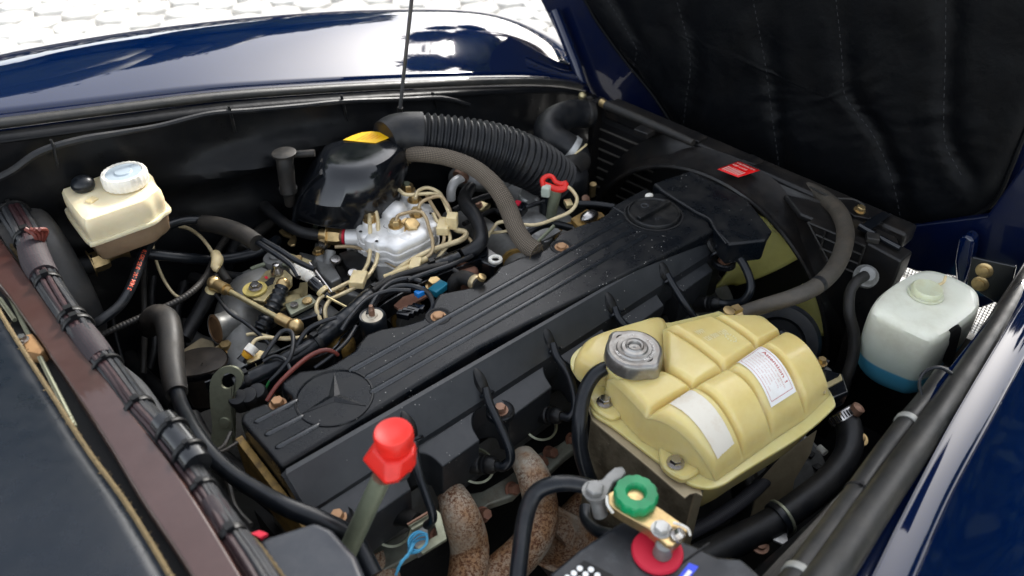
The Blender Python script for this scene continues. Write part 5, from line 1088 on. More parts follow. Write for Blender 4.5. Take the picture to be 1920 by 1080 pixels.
# upper radiator hose and thermostat housing
t = thing('upper_radiator_hose', 'S-shaped black coolant hose entering the top left corner of the radiator', 'hose', P(1050, 240, 0))
pp = Path([(1108, 212, -1, 50), (1080, 214, -.5, 54), (1050, 222, 0, 56), (1030, 240, -.5, 58), (1036, 262, -1.2, 58), (1060, 275, -2, 56), (1078, 290, -3.5, 54), (1082, 308, -5, 52)], step=.6)
obj('hose', G().tube(pp, 24), rubber, t); band(pp, .05, 1., .2, rub_gray, t, 'hose_clamp'); band(pp, .86, 1.2, .2, alu, t, 'hose_clamp', screw=False); band(pp, .90, .35, .25, clip_m, t, 'clamp_edge', screw=False)
obj('end_lug', G().sphere(P(1092, 180, 2), .9, 12), zinc, t)
t = thing('thermostat_housing', 'round black thermostat housing below the S-shaped hose', 'thermostat housing', P(1068, 340, -8))
q = P(1066, 322, -5); obj('body', G().lathe(q+V((0, 0, -9)), (0, 0, 1), [(0, 4.0), (6.5, 4.1), (8.5, 4.0), (9.6, 3.4), (10.2, 2.4), (10.4, 1)], 32), rubber, t)
obj('outlet', G().tube(Path([(1066, 325, -5, 56), (1078, 308, -4.6, 54), (1084, 298, -4.2, 52)]), 20), rub_gray, t)
obj('bolt', G().lathe(P(1097, 374, -8), (-.2, -.7, .6), [(0, .9), (.4, .9), (.5, .5)], 12), copper, t)
tag(obj('stub_bolt', G().cyl(P(1112, 345, -8), P(1110, 366, -11), .7, 10), brass), 'brass stud beside the radiator just right of the thermostat housing', 'bolt')
tag(obj('cross_pipe', G().tube(Path([(1078, 382, -5, 13), (1115, 383, -5, 13), (1152, 388, -5, 13)]), 10), rub_smooth), 'thin black pipe running behind the engine cover near the filler cap', 'pipe')
# red-handled stick
t = thing('red_loop_dipstick', 'grey green tube topped with a red looped handle', 'dipstick', P(1035, 400, -4))
obj('tube', G().tube(Path([(1042, 356, 1, 24), (1039, 375, -1, 22), (1035, 395, -3.5, 20), (1031, 418, -6.5, 18)], lin=True), 16), tube_green, t)
obj('white_tab', G().box(P(1024, 358, 1), (1.6, 1.6, 2.0), 30), M('pale_green_plastic', (.45, .50, .42), .4), t, bevel=.3)
obj('red_handle', G().tube(Path([(1020, 352, 1.5, 10), (1017, 338, 2.3, 10), (1026, 330, 2.8, 9), (1036, 332, 2.8, 9), (1042, 341, 2.4, 9), (1054, 345, 2, 10), (1061, 343, 2.2, 10), (1058, 353, 1.6, 12), (1045, 355, 1.3, 14), (1030, 350, 1.4, 13), (1019, 344, 1.8, 10)]), 12), red_m, t)
obj('black_canister', G().cyl(P(1023, 405, -6), P(1025, 378, -3), 1.25, 16), rub_smooth, t)
tag(obj('cream_loop_line', G().tube(Path([(913, 446, -3, 7), (925, 428, -2, 7), (941, 416, -1, 7), (1000, 422, -1, 7), (1045, 408, -1, 7), (1072, 394, 0, 7), (1082, 374, 1, 7), (1073, 357, 1.5, 7), (1062, 349, 1.8, 7)]), 8), line_m), 'cream line looping from behind the braided hose up to the red handle', 'fuel line')
tag(obj('cream_short_line', G().tube(Path([(914, 437, -3, 6), (945, 434, -2.5, 6), (985, 425, -2, 6)]), 8), line_m), 'short cream line crossing under the braided hose', 'fuel line')
tag(obj('line_clip', G().box(P(1066, 382, 0), (2.0, 1.3, .8), 60), zinc, bevel=.1), 'small olive clip on the cream loop by the red handle', 'clip')
# castings behind the cover (alternator side)
t = thing('front_casting', 'lumpy pale aluminium casting between braided hose and thermostat housing', 'engine casting', P(1000, 400, -10))
obj('casting', G().rings([ringpx([(955, 400), (975, 375), (1000, 360), (1015, 370), (1030, 400), (1060, 420), (1100, 415), (1080, 440), (1040, 470), (1000, 490), (960, 470)], -16, 40), ringpx([(955, 400), (975, 375), (1000, 360), (1015, 370), (1030, 400), (1060, 420), (1090, 415), (1070, 435), (1030, 455), (1000, 470), (965, 455)], -9, 40), ringpx([(965, 395), (980, 378), (998, 365), (1010, 375), (1020, 400), (1050, 415), (1060, 425), (1030, 445), (1000, 455), (975, 440)], -6, 40), ringpx([(975, 395), (985, 382), (998, 372), (1006, 380), (1015, 400), (1030, 415), (1030, 425), (1010, 435), (1000, 440), (985, 430)], -5, 40)], fan=True), alu, t)
obj('boss', G().lathe(P(993, 366, -5), (-.1, -.2, 1), [(-3, 2.2), (0, 2.0), (.3, 1.7), (.1, .8)], 20), alu, t)
obj('boss', G().lathe(P(1018, 440, -6.5), (0, -.3, 1), [(-3, 1.9), (0, 1.8), (.2, 1.4)], 20), alu, t)
obj('amber_flange', G().slab([P(a, b, -4.5) for a, b in ((1070, 410), (1100, 392), (1128, 398), (1135, 405), (1085, 425))], 1), gold_g, t, bevel=.1)
obj('shiny_lump', G().sphere(P(1105, 406, -4), 1.7, 16, (1.2, .8, .6)), steel, t)
obj('olive_plate', G().slab([P(a, b, -7) for a, b in ((878, 382), (896, 374), (920, 384), (915, 392), (885, 396))], .4), zinc, t); obj('bolt', G().hexa(P(895, 384, -6.8), (0, -.2, 1), .8, .7), copper, t)
for i, (p_, d_, mt, nm, lb) in enumerate((
 ([(985, 440, -3), (1000, 430, -2.5), (1018, 422, -2.5), (1040, 420, -3), (1072, 428, -4)], 15, rub_smooth, 'coolant_hose', 'short black hose pair tucked behind the cover right of the braided hose'),
 ([(1005, 456, -1), (1018, 444, -1), (1030, 432, -1), (1038, 424, -1)], 7, tube_green, 'green_lead', 'green wire beside the end of the braided hose'),
 ([(965, 385, -3), (985, 388, -3), (1005, 382, -3), (1020, 378, -3)], 9, rub_smooth, 'sensor_lead', 'black sensor lead in front of the pale casting'),
 ([(850, 395, -4), (880, 380, -4), (900, 372, -5), (925, 365, -6)], 12, rubber, 'bay_hose', 'black hose behind the injector line clips'),
 ([(870, 420, -6), (900, 405, -7), (930, 395, -8), (955, 420, -9), (960, 455, -9)], 10, rubber, 'loop_lead', 'black lead loop behind the thick loom'),
 )): tag(obj(nm, G().tube(Path([(*q, d_) for q in p_]), 10), mt), lb, 'hose' if 'hose' in nm else 'wire')
tag(obj('red_connector', G().box(P(970, 382, -2.5), (1.2, 1.0, .8), 20), redd, bevel=.1), 'tiny red connector on the black sensor plug', 'connector')
tag(obj('sensor_plug', G().box(P(975, 392, -3.4), (2.6, 2.2, 1.8), 20), gloss, bevel=.3), 'black sensor plug in front of the pale casting', 'connector')
el = thing('silver_elbow', 'bright silver elbow tube with rusty collar left of the braided hose', 'pipe elbow', P(855, 350, -3))
obj('elbow', G().tube(Path([(846, 374, -5, 17), (846, 356, -3, 18), (853, 341, -2, 18), (866, 333, -2, 18)]), 14), steel if False else silver, el); obj('rusty_collar', G().lathe(P(862, 333, -2), (.8, .2, .3), [(0, 1.6), (.8, 1.6), (.9, 1.1)], 16), copper, el)
# ================================================================== fuel distributor
fd = thing('fuel_distributor', 'bright cast metal fuel distributor with brass fittings on top', 'fuel distributor', P(745, 440, -5))
T0 = [(667, 424), (671, 404), (684, 392), (700, 384), (712, 374), (735, 366), (762, 362), (778, 366), (803, 384), (817, 405), (813, 428), (792, 444), (766, 456), (742, 466), (722, 459), (705, 458), (690, 446), (676, 443)]
def TR(s_, dz): return ringpx(T0, 0, 72, s_, dz)
obj('body', G().rings([TR(1.04, -7.5), TR(1.04, -4.4), TR(1.05, -4.2), TR(.99, -4.1), TR(.99, -3.5), TR(1.03, -3.4), TR(1.03, -2.9), TR(.985, -2.8), TR(.985, -2.3), TR(1.015, -2.2), TR(1.015, -1.5), TR(.98, -1.4), TR(1.0, -1.1), TR(1.0, -.5), TR(.97, -.1), TR(.9, .15), TR(.6, .3), TR(.3, .35)], fan=True), silver, fd, ang=50)
for a, b in ((680, 415), (800, 392), (808, 420), (700, 448), (760, 446), (716, 380)): obj('top_lug', G().lathe(P(a, b, -.2), (0, 0, 1), [(-1.4, 1.5), (.2, 1.35), (.45, 1.0), (.5, .3)], 20), silver, fd)
for a, b in ((674, 412), (808, 400), (706, 452), (676, 434)): obj('pin_hole', G().lathe(P(a, b, .3), (0, 0, 1), [(0, .3), (.05, .25)], 10), dark, fd)
obj('centre_dome', G().lathe(P(738, 400, .1), (0, 0, 1), [(-1, 2.7), (.4, 2.5), (1.2, 2.2), (1.7, 1.5), (1.9, .6)], 36), silver, fd)
ports = [(690, 394, .4), (696, 420, .3), (732, 374, .5), (778, 383, .4), (743, 431, .2), (782, 410, .2), (766, 364, .8)]
for a, b, z in ports:
    q = P(a, b, z); bo = obj('port_boss', G().lathe(q, (0, 0, 1), [(-1, 1.55), (.5, 1.4), (.8, 1.1)], 22), silver, fd); obj('brass_nut', G().hexa(q+V((0, 0, .95)), (0, 0, 1), .95, 1.1), brass, bo)
obj('hex_plug', G().hexa(P(771, 424, .3), (.1, -.35, .9), 1.4, .9), brass, fd)
obj('silver_post', G().lathe(P(692, 375, 1), (0, 0, 1), [(0, 1.05), (2.6, 1.05), (2.6, .75), (1.2, .7)], 20), alu, fd)
obj('grey_post', G().cyl(P(762, 362, 1), P(763, 343, 3.2), .55, 12), tube_green, fd)
obj('screw_head', G().lathe(P(727, 425, .2), (0, 0, 1), [(0, .75), (.15, .7), (.1, .35)], 16), steel, fd); obj('red_dot', G().lathe(P(773, 440, -.3), (0, -.3, 1), [(0, .35), (.1, .3)], 10), redd, fd)
obj('side_port', G().rings([[P(648, 432, -2), P(680, 432, -2), P(680, 468, -5), P(648, 464, -5)], [p+V((0, 0, -4)) for p in (P(648, 432, -2), P(680, 432, -2), P(680, 468, -5), P(648, 464, -5))]]), silver, fd, bevel=.4)
obj('side_port', G().cyl(P(650, 446, -3), P(690, 446, -3), 1.7, 24), silver, fd)
obj('lower_block', G().slab([P(a, b, -7.5) for a, b in ((672, 470), (815, 440), (830, 470), (790, 510), (740, 530), (690, 500))], 5), alu, fd, bevel=.5)
t = thing('fuel_feed_hose', 'black fuel hose ending in a brass coupling left of the fuel distributor', 'hose', P(540, 420, -2))
obj('hose', G().tube(Path([(450, 430, -6, 22), (458, 405, -4, 22), (474, 385, -2.5, 22), (492, 384, -1.5, 22), (510, 400, -1.2, 22), (535, 420, -1.5, 22), (565, 435, -2, 22), (600, 441, -3, 22)]), 16), rubber, t)
a_, b_ = P(600, 441, -3), P(614, 442, -3); d_ = b_-a_
obj('brass_sleeve', G().lathe(a_, d_, [(0, 1.1), (.2, 1.2), (1.7, 1.2), (1.9, 1.0)], 20), brass, t); obj('brass_nut', G().hexa(P(617, 442, -3), d_, 1.55, 2.2), brass, t)
obj('copper_ring', G().lathe(P(637, 443, -3), d_, [(0, 1.1), (.3, 1.35), (1., 1.35), (1.1, 1.2)], 16), copper, t); obj('red_ring', G().lathe(P(645, 443, -3), d_, [(0, 1.5), (.4, 1.5)], 18), redd, t)
# injector lines
lines = [('cream', [(690, 384, 2.2), (689, 374, 2.8), (697, 382, 2.8), (705, 398, 2.2), (709, 425, .5), (708, 479, -2), (699, 505, -2.5), (684, 524, -2.5), (668, 538, -2.5), (640, 552, -2.5), (620, 562, -2.5), (610, 578, -3), (611, 596, -4), (617, 608, -5)], 8, line_m, 'cream injector line, right of the pair falling in front of the distributor'),
 ('cream', [(693, 418, 1.8), (693, 402, 2.2), (694, 430, .5), (693, 479, -2), (684, 505, -2.5), (668, 522, -2.5), (640, 536, -2.5), (612, 551, -2.5), (598, 562, -2.8), (593, 578, -3), (600, 598, -4), (606, 612, -5)], 8, line_m, 'cream injector line, left of the pair falling in front of the distributor'),
 ('tan', [(737, 366, 2.6), (736, 353, 3.6), (748, 356, 3.6), (762, 365, 3.2), (800, 363, 3), (824, 366, 2.6), (836, 385, 2), (845, 410, 1)], 7, line_m, 'tan line from the back left fitting arching right over the distributor'),
 ('tan', [(785, 392, 2.5), (788, 382, 3), (800, 374, 3.2), (825, 368, 3), (838, 382, 2.4), (846, 402, 1.2), (848, 420, 0)], 7, line_d, 'brown line rising from the right fitting into the clip'),
 ('tan', [(742, 416, 2), (745, 406, 2.4), (755, 401, 2.4), (785, 396, 2), (798, 408, 1.5), (805, 430, .5), (811, 452, -.5), (809, 474, -1.5), (790, 488, -2), (765, 500, -2.5)], 7, line_d, 'brown line curving across the front right of the distributor'),
 ('tan', [(779, 372, 3), (784, 358, 3.4), (802, 352, 3.4), (822, 360, 3), (832, 374, 2.6), (842, 396, 1.6)], 7, line_m, 'tan line looping highest behind the distributor'),
 ('cream', [(800, 366, 2), (815, 392, 1.2), (830, 416, .2), (832, 432, -.5), (833, 445, -1), (830, 458, -2), (815, 474, -2.8)], 7, line_d, 'tan line passing down through the left cream clip'),
 ('cream', [(812, 400, 1), (822, 418, .2), (838, 430, -.5), (844, 448, -1), (838, 462, -2), (822, 482, -3), (814, 496, -4)], 7, line_m, 'cream line passing down through the clip and turning left'),
 ('cream', [(848, 420, -.5), (856, 431, -1), (870, 434, -1.2), (874, 440, -1.5), (866, 449, -1.5), (845, 457, -1.5), (813, 468, -1.8), (781, 483, -2.2), (753, 500, -2.6), (738, 513, -3), (722, 528, -3.4)], 11, line_m, 'thick cream line running diagonally below the distributor'),
 ('copper', [(628, 463, -3), (650, 462, -3), (668, 464, -3), (684, 470, -3), (696, 474, -3), (715, 485, -3.4), (745, 502, -4)], 7, line_d, 'copper coloured line crossing low in front of the distributor')]
for i, (k_, pts, d_, mt, lb) in enumerate(lines):
    tag(obj('injector_line', G().tube(Path([(*q, d_) for q in pts], step=.35), 9), mt), lb, 'fuel line', 'injector lines around the fuel distributor')
for a, b, z, sz, lb in ((672, 524, -2, (3.3, 2.4, 1.3), 'cream double clip on the two lines in front of the distributor'), (832, 424, 0, (3.6, 2.0, 1.5), 'cream clip right of the distributor on two lines'), (848, 414, 1, (2.0, 1.8, 2.4), 'upright cream clip just right of the distributor'), (779, 497, -2, (3.0, 1.8, 1.2), 'cream clip on the thick diagonal line')):
    tag(obj('line_clip', G().box(P(a, b, z), sz, 42), clip_m, bevel=.2, seg=2), lb, 'line clip')
tag(obj('cream_sheath', G().tube(Path([(745, 508, -2.8, 9), (800, 485, -2, 12), (770, 500, -2.4, 12), (720, 520, -3, 10)][1:]), 10), clip_m), 'cream sheath over the diagonal line', 'line sheath')
# black sensor block on the distributor base
t = thing('pressure_regulator', 'black block with screws below the left of the fuel distributor', 'regulator', P(670, 495, -5))
obj('block', G().slab([P(a, b, -4) for a, b in ((634, 474), (660, 466), (690, 480), (700, 500), (672, 512), (650, 500))], 3), plast, t, bevel=.3)
obj('base', G().slab([P(a, b, -6) for a, b in ((625, 495), (660, 500), (690, 515), (700, 530), (680, 545), (640, 525))], 3), plast, t, bevel=.3)
for a, b in ((605, 457), (629, 487), (662, 513)): obj('screw', G().lathe(P(a, b, -3.6), (0, -.3, 1), [(-.6, .6), (0, .95), (.3, .8), (.35, .2)], 14), steel, t)
obj('bracket_arm', G().tube(Path([(600, 490, -6, 30), (615, 500, -6, 26), (620, 470, -4, 20)]), 10), alu_dk, t)
# ================================================================== throttle linkage area
tb = thing('throttle_casting', 'smooth grey cast intake elbow with an open round mouth', 'throttle body', P(450, 610, -8))
obj('elbow', G().tube(Path([(505, 548, -9, 110), (478, 568, -9, 118), (455, 600, -10, 104), (455, 650, -11, 84), (462, 700, -12, 78), (470, 750, -14, 80)], step=.7), 30), alu_dk, tb)
mp = Path([(438, 606, -8, 56), (418, 612, -7.5, 52), (407, 616, -7.3, 54), (403, 617, -7.2, 58)]); obj('mouth', G().tube(mp, 24, cap=False), alu_dk, tb)
obj('mouth_rust', G().lathe(mp.pos[-1]+(mp.pos[-2]-mp.pos[-1])*.3, mp.pos[-1]-mp.pos[-2], [(0, mp.rad[-1]*.98), (.2, mp.rad[-1]*.8), (-.6, mp.rad[-1]*.72), (-.8, .2)], 24), M('rust_bore', (.20, .11, .05), .7, .2, dirt=((.08, .04, .02), .6, 60)), tb)
obj('tan_bracket', G().slab([P(a, b, -10) for a, b in ((335, 660), (378, 632), (400, 640), (404, 655), (392, 664), (440, 640), (436, 680), (400, 676))], 1), bracket_l, tb, bevel=.15)
obj('tan_bracket', G().slab([P(a, b, -9) for a, b in ((394, 655), (434, 632), (440, 642), (436, 660), (426, 670), (412, 664))], .8), M('cream_zinc', (.55, .45, .27), .45, .4, dirt=((.3, .22, .12), .5, 40)), tb, bevel=.12)
obj('bolt', G().hexa(P(424, 651, -8.8), (0, 0, 1), 1.0, .8), brass, tb)
lk = thing('throttle_linkage', 'yellow zinc throttle linkage with levers, ball joints and rods', 'linkage', P(490, 560, -2))
obj('lever', G().slab([P(a, b, -2.5) for a, b in ((460, 545), (470, 530), (486, 524), (498, 508), (515, 503), (535, 506), (548, 518), (548, 532), (536, 545), (520, 548), (505, 552), (495, 565), (475, 562))], .5), zinc, lk, bevel=.1)
obj('lever', G().slab([P(a, b, -3.5) for a, b in ((450, 556), (470, 545), (520, 560), (560, 548), (566, 558), (530, 580), (500, 574), (470, 570))], .5), zinc, lk, bevel=.1)
obj('slot', G().slab([P(a, b, -2.42) for a, b in ((496, 530), (508, 520), (516, 520), (512, 532), (502, 536))], .1), dark, lk)
obj('yellow_disc', G().lathe(P(478, 543, -2.4), (0, 0, 1), [(0, 1.9), (.25, 1.85), (.3, 1.2), (.4, 1.1), (.42, .2)], 28), M('yellow_nylon', (.50, .40, .12), .5, dirt=((.3, .24, .08), .5, 60)), lk)
obj('steel_nut', G().hexa(P(479, 538, -1.8), (0, 0, 1), .8, .7), steel, lk)
obj('red_mark', G().slab([P(a, b, -2.38) for a, b in ((495, 519), (500, 517), (503, 521), (499, 523))], .05), redd, lk)
for a, b, z, r_ in ((402, 531, -1, 1.15), (554, 612, -1, 1.2), (531, 533, -.8, 1.1)): obj('ball_joint', G().sphere(P(a, b, z), r_, 18), brass, lk)
obj('ring_clip', G().lathe(P(401, 543, -2), (0, -.2, 1), [(0, .9), (.2, 1.3), (.3, 1.0)], 18), zinc, lk)
obj('stud', G().lathe(P(520, 511, -2.4), (0, 0, 1), [(0, 1.0), (.4, 1.0), (.9, .6), (1.6, .55), (1.7, .2)], 16), steel, lk)
for (a, b, z), (c_, d_, z2), r_ in (((405, 533, -1), (424, 543, -1), .95), ((420, 541, -1), (432, 547, -1), .65), ((430, 546, -1), (525, 598, -1), .42), ((522, 596, -1), (545, 608, -1), .85)): obj('link_rod', G().cyl(P(a, b, z), P(c_, d_, z2), r_, 14), brass if r_ > .5 else zinc, lk)
bp = Path([(528, 540, -1, 22), (520, 560, -1.6, 27), (510, 580, -2.4, 28), (499, 600, -3.2, 28), (489, 618, -4, 26)], step=.15); obj('rubber_bellows', G().tube(bp, 18, rib=(.95, .22)), rub_smooth, lk)
obj('bellows_base', G().slab([P(a, b, -4) for a, b in ((474, 612), (490, 606), (505, 616), (500, 632), (480, 630))], 1.5), gloss, lk, bevel=.3)
obj('cream_rod', G().tube(Path([(462, 628, -4, 7), (480, 626, -4, 7), (520, 634, -4, 7), (570, 632, -4, 7)]), 8), line_m, lk)
obj('flat_bracket', G().slab([P(a, b, -4.5) for a, b in ((540, 548), (560, 540), (562, 530), (577, 528), (576, 556), (555, 572), (540, 566))], .4), zinc, lk, bevel=.06)
t = thing('idle_switch', 'grey topped black switch block with two screws beside the cream lines', 'switch', P(565, 578, -3))
obj('grey_plate', G().slab([P(a, b, -2.5) for a, b in ((533, 570), (582, 551), (594, 565), (545, 590))], .7), zinc_g, t, bevel=.12); obj('black_base', G().slab([P(a, b, -3.3) for a, b in ((534, 574), (592, 562), (606, 574), (604, 588), (552, 604))], 2.6), gloss, t, bevel=.25)
obj('brass_screw', G().lathe(P(576, 565, -2.4), (0, 0, 1), [(0, .8), (.3, .75), (.35, .2)], 14), brass, t); obj('steel_screw', G().lathe(P(552, 573, -2.4), (0, 0, 1), [(0, .65), (.3, .6)], 14), steel, t)
t = thing('cable_adjuster', 'white plastic knob and black adapter of the throttle cable', 'cable adjuster', P(575, 515, -1))
kp = Path([(553, 503, -1, 20), (556, 505, -1, 25), (566, 510, -1, 26), (574, 515, -1, 22), (582, 520, -1, 20), (588, 524, -1, 12)], step=.2); obj('white_knob', G().tube(kp, 20, rib=(.9, .12)), white_m, t)
obj('black_adapter', G().tube(Path([(586, 526, -1.4, 24), (596, 536, -1.8, 26), (606, 545, -2.2, 22)]), 14), gloss, t); obj('amber_ring', G().lathe(P(603, 543, -2), P(610, 550, -2.4)-P(603, 543, -2), [(0, 1.05), (.7, 1.05)], 16), yellow_m if False else clip_m, t)
obj('black_tip', G().tube(Path([(608, 548, -2.4, 14), (618, 558, -2.8, 12), (628, 566, -3, 8)]), 10), gloss, t); obj('spring_wire', G().cyl(P(580, 492, 0), P(622, 548, -2), .16, 6), steel, t); obj('spring_wire', G().cyl(P(612, 556, -2), P(650, 576, -3), .2, 6), zinc, t)
obj('bracket_plate', G().slab([P(a, b, -1) for a, b in ((523, 473), (530, 470), (584, 488), (580, 494), (560, 496), (545, 488), (524, 480))], .3), zinc, t, bevel=.05); obj('screw', G().lathe(P(560, 484, -.9), (0, 0, 1), [(0, .6), (.3, .5)], 10), brass, t)
# finger lever (wing nut shape) below the feed hose
tag(obj('wing_lever', G().slab([P(a, b, -4) for a, b in ((522, 432), (530, 428), (540, 432), (552, 436), (556, 446), (553, 458), (545, 460), (538, 455), (545, 445), (530, 440))], .5), brass, bevel=.15), 'brown metal wing lever under the black fuel hose', 'lever')
# vacuum canister
t = thing('vacuum_canister', 'round glossy topped black canister behind the lifting eye', 'canister', P(380, 690, -10))
vt = [(334, 672), (345, 660), (375, 652), (410, 652), (425, 662), (428, 676), (415, 692), (380, 704), (345, 708), (332, 698)]
obj('body', G().rings([ringpx(vt, -8, 48, .9, -7), ringpx(vt, -8, 48, 1, -2), ringpx(vt, -8, 48, 1, -.3), ringpx(vt, -8, 48, .94, .2), ringpx(vt, -8, 48, .5, .25)], fan=True), dust_rub, t); obj('rim', G().rings([ringpx(vt, -8, 48, 1.0, -1), ringpx(vt, -8, 48, 1.03, -.5), ringpx(vt, -8, 48, 1.0, 0)], cap0=False, cap1=False), gloss, t)
# fat grey hose and its lower section
t = thing('grey_bent_hose', 'fat grey hose bent over at its top and narrowing toward the bottom', 'hose', P(320, 660, 0))
obj('upper_hose', G().tube(Path([(280, 614, -6, 40), (283, 600, -1.5, 42), (296, 592, 0, 44), (312, 600, .5, 46), (319, 630, .5, 46), (322, 680, 0, 46), (328, 722, 0, 44), (332, 738, 0, 40)], step=.4), 20), rub_gray, t)
obj('lower_hose', G().tube(Path([(330, 730, 0, 26), (342, 765, .5, 28), (365, 810, 1, 30), (398, 855, 1, 32), (440, 893, 1, 33), (490, 925, 1, 34), (540, 952, 1, 36), (600, 976, 0, 38), (660, 1010, -2, 38), (700, 1080, -4, 38)], step=.5), 18), rub_smooth, t)
# lifting eye
t = thing('lifting_eye', 'olive grey steel lifting eye standing at the rear corner of the engine', 'lifting eye', P(420, 780, -4))
base = P(418, 830, -8); up_ = V((.05, .28, 1)).normalized()
def EY(px, py):   # plate stands upright, facing the camera side
    n = V((-.55, -.55, .35)); r = ray(px, py); o = V((0, 0, H)); tt = (base-o).dot(n)/r.dot(n); return o+r*tt
op = [(396, 845), (398, 800), (394, 760), (393, 725), (398, 706), (412, 692), (430, 687), (446, 692), (455, 706), (452, 722), (440, 738), (434, 758), (434, 790), (440, 815), (432, 838)]
hole = [(414+0, 715), (420, 703), (430, 700), (440, 704), (442, 714), (434, 726), (424, 729), (416, 725)]
po = closed([EY(a, b) for a, b in op], 60); ph_ = [EY(a, b) for a, b in hole]; ph_ = closed(ph_, 60)
# ring plate: align hole points to outline by angle around the hole centre
hc = sum(ph_, V())/60
n_ = V((-.55, -.55, .35)).normalized(); ux, uy, _ = frame(n_)
def an(p): return math.atan2((p-hc).dot(uy), (p-hc).dot(ux))
po2 = sorted(po, key=an); ph2 = sorted(ph_, key=an)
# outline is star-shaped enough seen from the hole except for the foot: keep polygon order by nearest angle
g = G(); th_ = n_*.45; g.rings([ph2, po2, [p-th_ for p in po2], [p-th_ for p in ph2], ph2], cap0=False, cap1=False); obj('eye_plate', g, zinc_g, t)
obj('rivet', G().lathe(EY(422, 792)+n_*.05, n_, [(0, .8), (.25, .7), (.3, .2)], 14), zinc_g, t)
# wiring tray with looms
t = thing('wiring_tray', 'long black wiring tray full of taped looms beside the engine cover', 'wiring tray', P(650, 630, -3))
tr = [(395, 745, -4), (440, 728, -4), (500, 700, -3.5), (560, 672, -3.5), (605, 655, -3.5), (625, 630, -3.5), (670, 600, -3.5), (700, 572, -3.5), (745, 545, -3.5), (800, 518, -3.5), (860, 494, -3.5), (900, 478, -3.5)]
tw = [P(*q) for q in tr]
def trp(u):
    c = cat(tw, u*(len(tw)-1)); d = (cat(tw, min(.999, u+.01)*(len(tw)-1))-cat(tw, max(0, u-.01)*(len(tw)-1))).normalized(); s = V((-d.y, d.x, 0)).normalized()
    w_ = 2.1; return [c-s*w_+V((0, 0, 1.0)), c-s*w_+V((0, 0, -2.2)), c+s*w_+V((0, 0, -2.2)), c+s*w_+V((0, 0, 1.2)), c+s*(w_-.25)+V((0, 0, 1.2)), c+s*(w_-.25)+V((0, 0, -1.6)), c-s*(w_-.25)+V((0, 0, -1.6)), c-s*(w_-.25)+V((0, 0, 1.0))]
obj('tray', G().rings([trp(i/80) for i in range(81)]), gloss, t, ang=30)
obj('tray_tab', G().slab([P(a, b, -3) for a, b in ((560, 712), (580, 705), (582, 712), (562, 720))], .3), plast, t)
lm = [(440, 722, -2.6, 30), (500, 695, -2.4, 32), (550, 668, -2.2, 34), (590, 645, -2, 34), (630, 612, -2, 38), (665, 585, -1.8, 36), (690, 560, -1.8, 30), (740, 530, -2, 26), (800, 505, -2, 22), (860, 482, -2, 22)]
obj('main_loom', G().tube(Path(lm, step=.3), 16, rib=(1.6, .06)), wire_g if False else rub_smooth, t)
for dx, dy, z in ((-6, -9, -1.6), (8, 8, -2.6), (-2, -4, -1.2)):
    obj('lead', G().tube(Path([(a+dx, b+dy, z, 13) for a, b, _, _ in lm[2:8]], step=.4), 9), wire_b, t)
lmp = Path(lm, step=.3)
for u in (.04, .30, .62, .88): band(lmp, u, .8, .18, plast, t)
obj('eye_lug', G().slab([P(a, b, -2.5) for a, b in ((880, 462), (905, 455), (940, 480), (944, 492), (928, 500), (905, 492))], 2.6), gloss, t, bevel=.3)
obj('white_bush', G().lathe(P(929, 488, -2.4), (0, 0, 1), [(0, 1.2), (.35, 1.15), (.35, .65), (0, .6)], 20), white_m, t)
